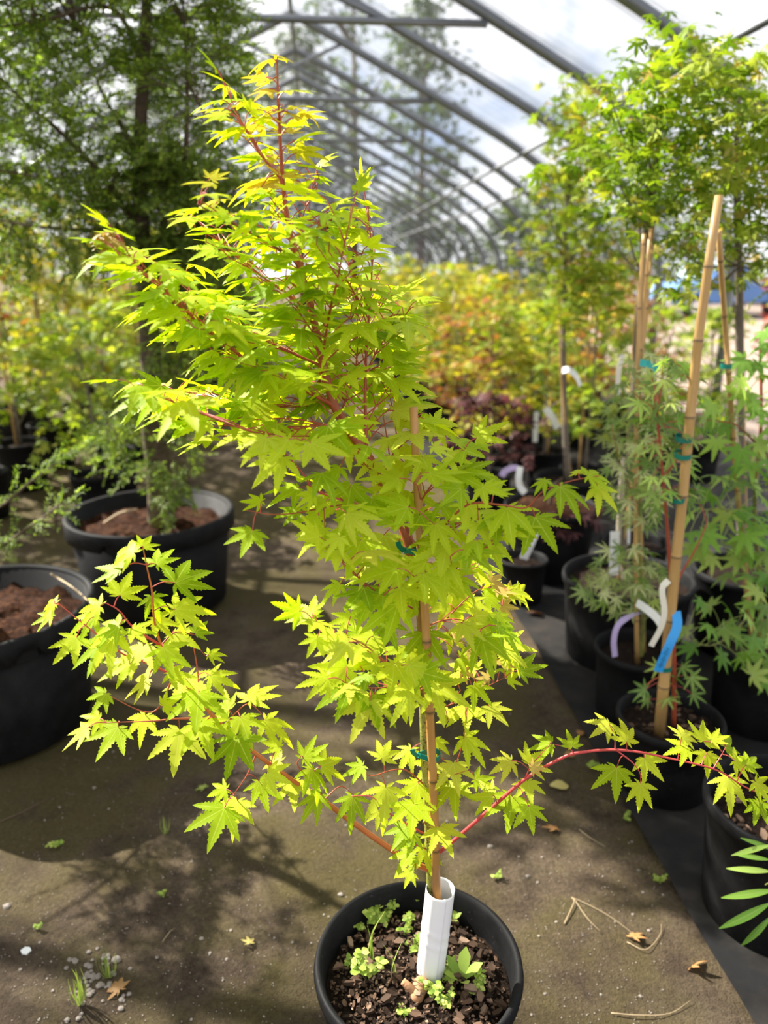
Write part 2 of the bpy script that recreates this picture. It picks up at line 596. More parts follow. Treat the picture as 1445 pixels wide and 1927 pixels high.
bn = n.n('ShaderNodeBump', None, Strength=1.0, Distance=0.016, Height=n.math('ADD', n.math('ADD', fine, n.math('MULTIPLY', mid, 1.2)), n.math('MULTIPLY', grit, 0.5)))
n.set(b, 'Normal', bn.outputs[0])
n.n('ShaderNodeOutputMaterial', None, Surface=b)
M['ground'] = m

# gravel yard outside
m, n = mat('tan_gravel')
geo = n.n('ShaderNodeNewGeometry')
P = geo.outputs['Position']
c = n.ramp(n.noise(P, 5.0, 6.0, 0.7), [(0.3, (0.17, 0.125, 0.10)), (0.7, (0.29, 0.225, 0.185))])
b = n.n('ShaderNodeBsdfPrincipled', None, Base_Color=c, Roughness=0.9)
bn = n.n('ShaderNodeBump', None, Strength=0.6, Distance=0.02, Height=n.noise(P, 30.0, 4.0))
n.set(b, 'Normal', bn.outputs[0])
n.n('ShaderNodeOutputMaterial', None, Surface=b)
M['gravel'] = m

# woven weed cloth
m, n = mat('black_woven_cloth')
tc = n.n('ShaderNodeTexCoord')
P = tc.outputs['Object']
wv = n.n('ShaderNodeTexWave', {'bands_direction': 'X'}, Scale=120.0, Distortion=0.5)
n.set(wv, 'Vector', P)
wv2 = n.n('ShaderNodeTexWave', {'bands_direction': 'Y'}, Scale=120.0, Distortion=0.5)
n.set(wv2, 'Vector', P)
dust = n.noise(P, 4.0, 6.0, 0.7)
c = n.ramp(dust, [(0.40, (0.009, 0.009, 0.0095)), (0.62, (0.026, 0.022, 0.019)), (0.80, (0.08, 0.062, 0.048))])
b = n.n('ShaderNodeBsdfPrincipled', None, Base_Color=c, Roughness=0.7)
n.set(b, 'Specular IOR Level', 0.2)
hh = n.math('ADD', n.math('MULTIPLY', n.math('ADD', wv.outputs['Fac'], wv2.outputs['Fac']), 0.12), n.noise(P, 9.0, 3.0))
bn = n.n('ShaderNodeBump', None, Strength=0.5, Distance=0.01, Height=hh)
n.set(b, 'Normal', bn.outputs[0])
n.n('ShaderNodeOutputMaterial', None, Surface=b)
M['cloth'] = m

# greenhouse film: clear poly sheet, dusty streaks across, doubled and grimy along each hoop
HOOP_STEP = 1.22
HOOP_0 = 5.60
m, n = mat('poly_film')
tc = n.n('ShaderNodeTexCoord')
sep = n.n('ShaderNodeSeparateXYZ', None)
n.set(sep, 'Vector', tc.outputs['Object'])
mp = n.n('ShaderNodeMapping', None, Scale=(0.35, 7.0, 0.35))
n.set(mp, 'Vector', tc.outputs['Object'])
st = n.noise(mp.outputs[0], 2.2, 5.0, 0.65, 0.6)
ph = n.math('FRACT', n.math('DIVIDE', n.math('SUBTRACT', sep.outputs[1], HOOP_0 - 40 * HOOP_STEP), HOOP_STEP))
near = n.math('ABSOLUTE', n.math('SUBTRACT', ph, 0.5))
near = n.math('MULTIPLY', n.math('SUBTRACT', near, 0.22), 3.4, True)
grime = n.math('MULTIPLY', n.math('ADD', n.math('MULTIPLY', near, 0.90), 0.20), n.ramp(st, [(0.30, V3(0.0)), (0.62, V3(1.0))]))
tcol = n.mix(grime, (0.97, 0.98, 1.0), (0.10, 0.11, 0.13))
trn = n.n('ShaderNodeBsdfTransparent', None, Color=tcol)
dif = n.n('ShaderNodeBsdfTranslucent', None, Color=(0.85, 0.87, 0.9))
gls = n.n('ShaderNodeBsdfGlossy', None, Color=(0.9, 0.92, 0.95), Roughness=0.18)
bn = n.n('ShaderNodeBump', None, Strength=0.6, Distance=0.05, Height=st)
n.set(gls, 'Normal', bn.outputs[0])
lw = n.n('ShaderNodeLayerWeight', None, Blend=0.22)
m1 = n.n('ShaderNodeMixShader', None, i0=n.math('ADD', n.math('MULTIPLY', lw.outputs['Facing'], 0.07), 0.02), i1=trn, i2=gls)
m2 = n.n('ShaderNodeMixShader', None, i0=n.math('ADD', n.math('MULTIPLY', grime, 0.06), 0.02), i1=m1, i2=dif)
n.n('ShaderNodeOutputMaterial', None, Surface=m2)
M['film'] = m

# ------------------------------------------------------------------ greenhouse frame of reference
GH_RZ = math.radians(4.83)
GC, GS = math.cos(GH_RZ), math.sin(GH_RZ)


def gh(lat, d, z=0.0):
    """lateral / along-the-tunnel -> world"""
    return np.array((lat * GC - d * GS, lat * GS + d * GC, z))


def gh_inv(x, y):
    return x * GC + y * GS, -x * GS + y * GC

# ------------------------------------------------------------------ setting: ground
def make_ground():
    nx, ny = 300, 330
    xs = np.linspace(-3.4, 3.4, nx)
    ys = np.linspace(0.2, 7.6, ny)
    verts = []
    for y in ys:
        for x in xs:
            z = 0.010 * mnoise.noise((x * 2.1, y * 2.1, 0.3)) + 0.006 * mnoise.noise((x * 7, y * 7, 4.1)) + 0.0022 * mnoise.noise((x * 31, y * 31, 9.0))
            verts.append((x, y, z - 0.012))
    faces = [(j * nx + i, j * nx + i + 1, (j + 1) * nx + i + 1, (j + 1) * nx + i) for j in range(ny - 1) for i in range(nx - 1)]
    mb = MB().add(verts, faces)
    far = [(-60, -8, -.045), (60, -8, -.045), (60, 120, -.045), (-60, 120, -.045)]
    g = mb.build('ground', M['ground'], smooth=True)
    struct(g)
    f2 = MB().add(far, [(0, 1, 2, 3)]).build('ground_surface', M['ground'])
    struct(f2)
    a = [(*gh(4.0, 2.0)[:2], -.03), (*gh(30, 2.0)[:2], -.03), (*gh(30, 70)[:2], -.03), (*gh(4.4, 70)[:2], -.03)]
    struct(MB().add(a, [(0, 1, 2, 3)]).build('road', M['gravel']))


make_ground()


# weed cloth: edge laid along the aisle, a loose flap of it turned up here and there
def make_cloth():
    nl, nd = 70, 260
    verts = []
    for j in range(nd):
        d = 0.5 + 24.0 * (j / (nd - 1)) ** 1.5
        for i in range(nl):
            u = i / (nl - 1)
            lat = 0.885 + 2.6 * u
            z = 0.006 + 0.006 * mnoise.noise((lat * 3.0, d * 2.2, 2.0)) + 0.004 * mnoise.noise((lat * 9, d * 7, 6.0))
            if i < 3:
                lat += 0.012 * mnoise.noise((d * 3.0, 1.0, 0.0))
                z += 0.008 * (1 - i / 3.0) * (0.5 + mnoise.noise((d * 4.0, 5.0, 0.0)))
            verts.append(gh(lat, d, max(0.002, z)))
    faces = [(j * nl + i, j * nl + i + 1, (j + 1) * nl + i + 1, (j + 1) * nl + i) for j in range(nd - 1) for i in range(nl - 1)]
    o = MB().add(verts, faces).build('weed_cloth', M['cloth'], smooth=True)
    tag(o, 'black woven weed cloth under the pots right of the aisle', 'ground cloth')


make_cloth()

# ------------------------------------------------------------------ setting: the hoop house
# profile of the right half (lateral from the ridge, height); the ridge sits at lateral -0.16
RIDGE = -0.16
PROF = [(0.0, 3.72), (0.46, 3.50), (0.80, 3.33), (1.12, 3.17), (1.60, 2.92), (2.03, 2.69), (2.40, 2.46), (2.70, 2.24), (2.95, 1.98), (3.10, 1.70), (3.16, 1.40)]
PR = smooth_line(PROF, 4)


def prof_z(l):
    return float(np.interp(abs(l), PR[:, 0], PR[:, 1]))


def make_roof():
    root = bpy.data.objects.new('roof', None)
    COL.objects.link(root)
    root['kind'] = 'structure'
    root.rotation_euler = (0, 0, GH_RZ)
    half = [(l, z) for l, z in PR]
    arch = [(RIDGE - l, z) for l, z in reversed(half)] + [(RIDGE + l, z) for l, z in half[1:]]
    full = [(arch[0][0], -0.02)] + arch + [(arch[-1][0], -0.02)]
    hoop_me = MB().tube([(x, 0, z) for x, z in full], 0.034, 8).mesh('hoop', M['steel'], smooth=True)
    tie_me = MB().tube([(RIDGE - 1.30, 0, 3.03), (RIDGE + 1.30, 0, 3.03)], 0.024, 8).mesh('collar_tie', M['steel'], smooth=True)
    br = MB()
    br_me = br.tube([(-0.80, 0, 3.03), (0.30, 0, 3.49)], 0.016, 6).mesh('brace', M['steel'], smooth=True)
    br2_me = MB().tube([(0.48, 0, 3.03), (-0.62, 0, 3.49)], 0.016, 6).mesh('brace', M['steel'], smooth=True)
    for k in range(-5, 20):
        d = HOOP_0 + k * HOOP_STEP
        h = bpy.data.objects.new('hoop', hoop_me)
        COL.objects.link(h)
        h.parent = root
        h.location = (0, d, 0)
        if k % 2 == 0 and k > -2:
            for me in (tie_me, br_me, br2_me):
                t = bpy.data.objects.new(me.name.split('.')[0], me)
                COL.objects.link(t)
                t.parent = h
    d0, d1 = HOOP_0 - 5 * HOOP_STEP, HOOP_0 + 19 * HOOP_STEP
    for lat in (RIDGE, RIDGE + 2.16, RIDGE + 2.52, RIDGE - 2.16, RIDGE - 2.52):
        z = prof_z(lat - RIDGE) - 0.045
        MB().tube([(lat, d0, z), (lat, (d0 + d1) / 2, z), (lat, d1, z)], 0.020, 6).build('purlin', M['steel'], root, (0, 0, 0), True)
    # the film, drawn over the hoops, sagging a little and creased between them
    na = len(arch)
    steps = 8
    verts = []
    nrow = 24 * steps + 1
    for j in range(nrow):
        d = d0 + j * HOOP_STEP / steps
        ph = (j % steps) / steps
        sag = 0.030 * math.sin(math.pi * ph)
        for i, (x, z) in enumerate(arch):
            k = (x - RIDGE) / 3.2
            wr = 0.012 * mnoise.noise((x * 0.7, d * 6.5, z * 0.7)) * math.sin(math.pi * ph)
            rr = 0.034 - sag + wr
            verts.append((x + k * rr, d, z + (1 - abs(k) * .6) * rr))
    faces = [(j * na + i, j * na + i + 1, (j + 1) * na + i + 1, (j + 1) * na + i) for j in range(nrow - 1) for i in range(na - 1)]
    MB().add(verts, faces).build('film_sheet', M['film'], root, (0, 0, 0), True)


make_roof()


# ------------------------------------------------------------------ leaves
def palmate(angles, lens, wid=0.17, sinus=0.30, teeth=4, serr=0.16, fold=0.10, droop=0.22, tooth_seed=1, twist=0.0):
    """A palmate leaf: hub at the origin, middle lobe along +Y, face towards +Z."""
    rr = random.Random(tooth_seed)
    v, f, a = [(0, 0, 0)], [], [0.0]

    def put(x, y, at_):
        d2 = x * x + y * y
        v.append((x, y, -droop * d2 * (0.8 + 0.2 * (y < 0)) + twist * x * y))
        a.append(at_)
        return len(v) - 1

    order = sorted(range(len(angles)), key=lambda i: angles[i])
    sin_id = []
    for j in range(len(order) + 1):
        if j == 0:
            an, L = angles[order[0]] - 26, lens[order[0]] * 0.8
        elif j == len(order):
            an, L = angles[order[-1]] + 26, lens[order[-1]] * 0.8
        else:
            an = (angles[order[j - 1]] + angles[order[j]]) / 2
            L = min(lens[order[j - 1]], lens[order[j]]) ** 0.7
        an = math.radians(an)
        sin_id.append(put(math.sin(an) * sinus * L, math.cos(an) * sinus * L, 1.0))
    for j, i in enumerate(order):
        an, L = math.radians(angles[i]), lens[i]
        ux, uy = math.sin(an), math.cos(an)
        px, py = uy, -ux
        W = wid * L
        mids, lf, rt = [0], [sin_id[j]], [sin_id[j + 1]]
        for k in range(teeth):
            t = 0.36 + 0.50 * (k + 0.5) / teeth
            wv = W * min(1.0, (1.04 - t) / 0.55) * (0.92 + 0.16 * rr.random())
            t_in = t + 0.03
            mt = put(ux * t * L, uy * t * L, 0.0)
            vz = v[mt]
            v[mt] = (vz[0], vz[1], vz[2] - fold * wv)
            mids.append(mt)
            lf.append(put(ux * (t + 0.02) * L - px * wv, uy * (t + 0.02) * L - py * wv, 1.0))
            rt.append(put(ux * (t + 0.02) * L + px * wv, uy * (t + 0.02) * L + py * wv, 1.0))
            if serr > 0 and k < teeth - 1:
                wi = wv * (1 - serr * 1.6)
                t3 = t + 0.055
                lf.append(put(ux * t3 * L - px * wi, uy * t3 * L - py * wi, 1.0))
                rt.append(put(ux * t3 * L + px * wi, uy * t3 * L + py * wi, 1.0))
                mids.append(mt)
        tip = put(ux * L, uy * L, 2.0)
        for side, inv in ((lf, False), (rt, True)):
            for k in range(len(side) - 1):
                q = [mids[k], mids[k + 1], side[k + 1], side[k]]
                if q[0] == q[1]:
                    q = q[1:]
                f.append(tuple(q) if not inv else tuple(reversed(q)))
            q = (mids[-1], tip, side[-1])
            f.append(q if not inv else tuple(reversed(q)))
    return np.array(v), f, np.array(a)


def small_leaf(angles, lens, wid=0.16, sinus=0.28, droop=0.2, seed=0):
    return palmate(angles, lens, wid, sinus, teeth=1, serr=0, fold=0.05, droop=droop, tooth_seed=seed)


A7 = (0, 40, -40, 80, -80, 122, -122)
LEAF_BIG = []
for sd_, (dr, tw, le) in enumerate([(0.20, 0.0, (1, .88, .90, .66, .64, .32, .30)), (0.45, 0.15, (1, .84, .92, .60, .68, .28, .33)), (0.10, -0.12, (1, .93, .86, .70, .60, .34, .26)),
                                   (0.65, 0.05, (1, .86, .86, .62, .62, .30, .30)), (0.30, -0.2, (.95, .92, .80, .72, .56, .30, .22)), (0.0, 0.18, (1, .80, .92, .55, .70, .24, .33))]):
    an = [x + 7 * math.sin(sd_ * 3.1 + i * 2.3) for i, x in enumerate(A7)]
    LEAF_BIG.append(palmate(an, le, 0.172, 0.31, 5, 0.21, 0.20, dr, sd_, tw))
LEAF_5 = [palmate((0, 44, -44, 92, -92), (1, .86, .9, .5, .5), 0.18, 0.3, 4, 0.16, 0.18, 0.3 + .2 * k, 20 + k, .1 * (k - 1)) for k in range(3)]
LEAF_LACY = [palmate(A7, (1, .92, .92, .74, .74, .42, .42), 0.115, 0.17, 4, 0.25, 0.1, dr, 30 + k) for k, dr in enumerate((0.2, 0.5, 0.35))]
LEAF_FRESH = [palmate(A7, (1, .93, .93, .78, .78, .48, .48), 0.155, 0.24, 4, 0.22, 0.12, dr, 40 + k) for k, dr in enumerate((0.2, 0.5, 0.35))]
LEAF_SMALL = [small_leaf((0, 42, -42, 88, -88), (1, .88, .88, .6, .6), 0.17, 0.3, 0.35, k) for k in range(2)]
LEAF_THIN = [small_leaf((0, 42, -42, 84, -84), (1, .9, .9, .64, .64), 0.12, 0.2, 0.5, 5)]


def frame_from(axis, normal):
    """columns: side, axis (middle lobe), face normal"""
    y = nrm(axis)
    z = np.asarray(normal, float)
    z = nrm(z - y * np.dot(z, y))
    x = np.cross(y, z)
    return np.stack([x, y, z], 1)


def leaf_objects(name, pieces, templates, material_of, parent, limit=300):
    """pieces: (loc, 3x3 frame, size, key) - the first LIMIT become parts, the rest one stuff part."""
    off = np.array(parent_off(parent))
    cache = {}
    for i, (loc, fr, size, key) in enumerate(pieces[:limit]):
        k = (i * 7 + int(size * 1e5)) % len(templates)
        ck = (k, key)
        if ck not in cache:
            tv, tf, ta = templates[k]
            cache[ck] = MB().add(tv, tf, ta).mesh(name, M[key], smooth=True)
        o = bpy.data.objects.new(name, cache[ck])
        COL.objects.link(o)
        o.parent = parent
        m4 = Matrix([[*(fr[0] * size), loc[0] - off[0]], [*(fr[1] * size), loc[1] - off[1]], [*(fr[2] * size), loc[2] - off[2]], [0, 0, 0, 1]])
        o.matrix_local = m4
    rest = pieces[limit:]
    if rest:
        keys = sorted({p[3] for p in rest})
        mb = MB()
        for i, (loc, fr, size, key) in enumerate(rest):
            tv, tf, ta = templates[i % len(templates)]
            mb.stamp(tv, tf, [fr * size], [loc], ta, keys.index(key))
        mb.build('foliage', [M[k] for k in keys], parent, smooth=True, kind='stuff')


def rnd_frames(N, rng, tilt=0.5, down=0.0, outward=None):
    """Random leaf frames, mostly face up; middle lobe anywhere around."""
    nz = np.stack([rng.normal(0, tilt, N), rng.normal(0, tilt, N), np.ones(N)], 1)
    nz /= np.linalg.norm(nz, axis=1)[:, None]
    th = rng.uniform(0, 2 * math.pi, N)
    ax = np.stack([np.cos(th), np.sin(th), np.full(N, -down)], 1)
    if outward is not None:
        ax = ax * 0.6 + outward
    ax -= nz * np.sum(ax * nz, 1)[:, None]
    ax /= np.maximum(1e-6, np.linalg.norm(ax, axis=1))[:, None]
    xx = np.cross(ax, nz)
    return np.stack([xx, ax, nz], 2)


def foliage_mesh(mb, pts, rng, templates, s0, s1, tilt=0.55, down=0.5, mi=0, centre=None):
    N = len(pts)
    if N == 0:
        return
    outw = None
    if centre is not None:
        outw = pts - centre
        outw[:, 2] *= 0.2
        outw /= np.maximum(1e-6, np.linalg.norm(outw, axis=1))[:, None]
    fr = rnd_frames(N, rng, tilt, down, outw)
    sz = rng.uniform(s0, s1, N)
    pick = rng.integers(0, len(templates), N)
    for k, (tv, tf, ta) in enumerate(templates):
        s = pick == k
        mb.stamp(tv, tf, fr[s] * sz[s][:, None, None], pts[s], ta, mi)


# ------------------------------------------------------------------ pots, soil, stakes
def pot_mesh(R, h, taper=0.84, lip=0.028, wall=0.006, sides=56):
    rb = R * taper
    ro = R - 0.008
    prof = [(0.002, 0.0), (rb - 0.012, 0.0), (rb, 0.010), (rb + (ro - rb) * .5, h * .5), (ro - .002, h - lip - .004), (R, h - lip), (R + .002, h - lip * .5), (R, h - .004), (R - .004, h), (R - .010, h - .002),
            (R - .014, h - .010), (ro - wall - .004, h - lip), (rb + (ro - rb) * .5 - wall, h * .5), (rb - wall, 0.015), (0.002, 0.012)]
    return MB().lathe(prof, sides)


def add_pot(root, R, h, taper=0.84, lip=0.028, sides=56):
    o = pot_mesh(R, h, taper, lip, sides=sides).build('pot', M['pot'], root, (0, 0, 0), True)
    return o


def add_big_pot(root, R, h, notches, label=None):
    """Large pot: separate thick rim with a skirt cut away at the handholds."""
    rb, ro = R * 0.84, R - 0.022
    MB().lathe([(0.002, 0.0), (rb - .014, 0.0), (rb, .012), (ro, h - .012), (ro - .008, h - .012), (rb - .008, .02), (0.002, .016)], 72).build('pot', M['pot'], root, (0, 0, 0), True)
    sides = 144
    mb = MB()
    vs, fs = [], []
    m_ = 8
    for k in range(sides):
        a = 2 * math.pi * k / sides
        dz = 0.085
        for an, half in notches:
            dd = abs((a - an + math.pi) % (2 * math.pi) - math.pi)
            if dd < half:
                dz = 0.048
        pr = [(R - .006, h - dz), (R, h - dz + .004), (R, h - .006), (R - .006, h), (R - .020, h), (R - .028, h - .008), (R - .030, h - .040), (R - .014, h - dz + .004)]
        for r_, z in pr:
            vs.append((r_ * math.cos(a), r_ * math.sin(a), z))
    for k in range(sides):
        k2 = (k + 1) % sides
        for i in range(m_):
            i2 = (i + 1) % m_
            fs.append((k * m_ + i, k2 * m_ + i, k2 * m_ + i2, k * m_ + i2))
    mb.add(vs, fs).build('rim', M['pot'], root, (0, 0, 0), True)
    # a dark grip panel behind each handhold
    for an, half in notches:
        g = MB()
        ctr = np.array((math.cos(an) * (ro + .001), math.sin(an) * (ro + .001), h - .062))
        g.box(ctr, (.008, 2 * half * R * .9, .046), an)
        g.build('handhold', M['pot'], root, (0, 0, 0))


def add_soil(root, R, z, mk='soil', seed=0, amp=0.012):
    vs, fs = [(0, 0, z + amp)], []
    rings, seg = 12, 48
    for i in range(1, rings + 1):
        r_ = R * i / rings
        for k in range(seg):
            a = 2 * math.pi * k / seg
            x, y = r_ * math.cos(a), r_ * math.sin(a)
            vs.append((x, y, z + amp * (1 - (i / rings) ** 2) + amp * 1.2 * mnoise.noise((x * 16 + seed, y * 16, seed)) + amp * 0.6 * mnoise.noise((x * 60, y * 60, seed))))
    for k in range(seg):
        fs.append((0, 1 + k, 1 + (k + 1) % seg))
    for i in range(rings - 1):
        for k in range(seg):
            a, b = 1 + i * seg + k, 1 + i * seg + (k + 1) % seg
            fs.append((a, a + seg, b + seg, b))
    return MB().add(vs, fs).build('soil', M[mk], root, (0, 0, 0), True)


def bamboo(pts, r0, r1, nodes=0.16, sides=10):
    """Cane with swollen nodes; node rings are dark through the vein attribute."""
    p = smooth_line(pts, 4)
    seg = np.r_[0, np.cumsum(np.linalg.norm(np.diff(p, axis=0), axis=1))]
    L = seg[-1]
    ts, rs, at_ = [], [], []
    s = 0.0
    k = 0
    while s < L:
        ts.append(s); rs.append(1.0); at_.append(0.0)
        nx = s + nodes * (0.85 + 0.3 * ((k * 37) % 10) / 10)
        if nx < L - 0.02:
            for e, rr_, aa in ((-.007, 1.0, 0.), (-.003, 1.14, .35), (0.0, 1.04, 1.), (.003, 1.12, .35), (.007, 1.0, 0.)):
                ts.append(nx + e); rs.append(rr_); at_.append(aa)
            s = nx + 0.008
        else:
            s = L
        k += 1
    ts.append(L); rs.append(1.0); at_.append(0.0)
    q = np.stack([np.interp(ts, seg, p[:, i]) for i in range(3)], 1)
    rad = np.array(rs) * np.interp(ts, [0, L], [r0, r1])
    mb = MB().tube(q, rad, sides)
    mb.a[0] = np.repeat(at_, sides)
    return mb


def chips(N, R, z, rng, s0, s1, centre=(0, 0)):
    """Frames for flat bark pieces lying at all angles in a disc."""
    r_ = R * np.sqrt(rng.uniform(0, 1, N))
    a = rng.uniform(0, 2 * math.pi, N)
    loc = np.stack([centre[0] + r_ * np.cos(a), centre[1] + r_ * np.sin(a), np.full(N, z) + rng.uniform(0.000, 0.008, N)], 1)
    fr = rnd_frames(N, rng, 0.35)
    return loc, fr * rng.uniform(s0, s1, N)[:, None, None]


def chip_template(seed):
    rr = random.Random(seed)
    top, bot = [], []
    for k in range(6):
        a = 2 * math.pi * k / 6
        r_ = 0.5 * (0.65 + 0.5 * rr.random())
        top.append((r_ * math.cos(a) * 0.62, r_ * math.sin(a) * 1.1, 0.10 + 0.10 * rr.random()))
        bot.append((r_ * math.cos(a) * 0.6, r_ * math.sin(a) * 1.1, -0.12))
    f = [(0, 1, 2, 3, 4, 5), (11, 10, 9, 8, 7, 6)] + [(k, 6 + k, 6 + (k + 1) % 6, (k + 1) % 6) for k in range(6)]
    return np.array(top + bot), f


CHIPS = [chip_template(k) for k in range(6)]

# ------------------------------------------------------------------ THE LIME MAPLE
BX, BY = 0.063, 1.098
POT_R, POT_H = 0.190, 0.330
maple = thing('potted_maple', 'tall lime-green Japanese maple in a black pot with a white tube round its base', 'potted tree', (BX, BY, 0))
add_pot(maple, POT_R, POT_H, 0.86, 0.030, 96)
soil = add_soil(maple, POT_R - .020, 0.262, 'soil', 3, 0.016)

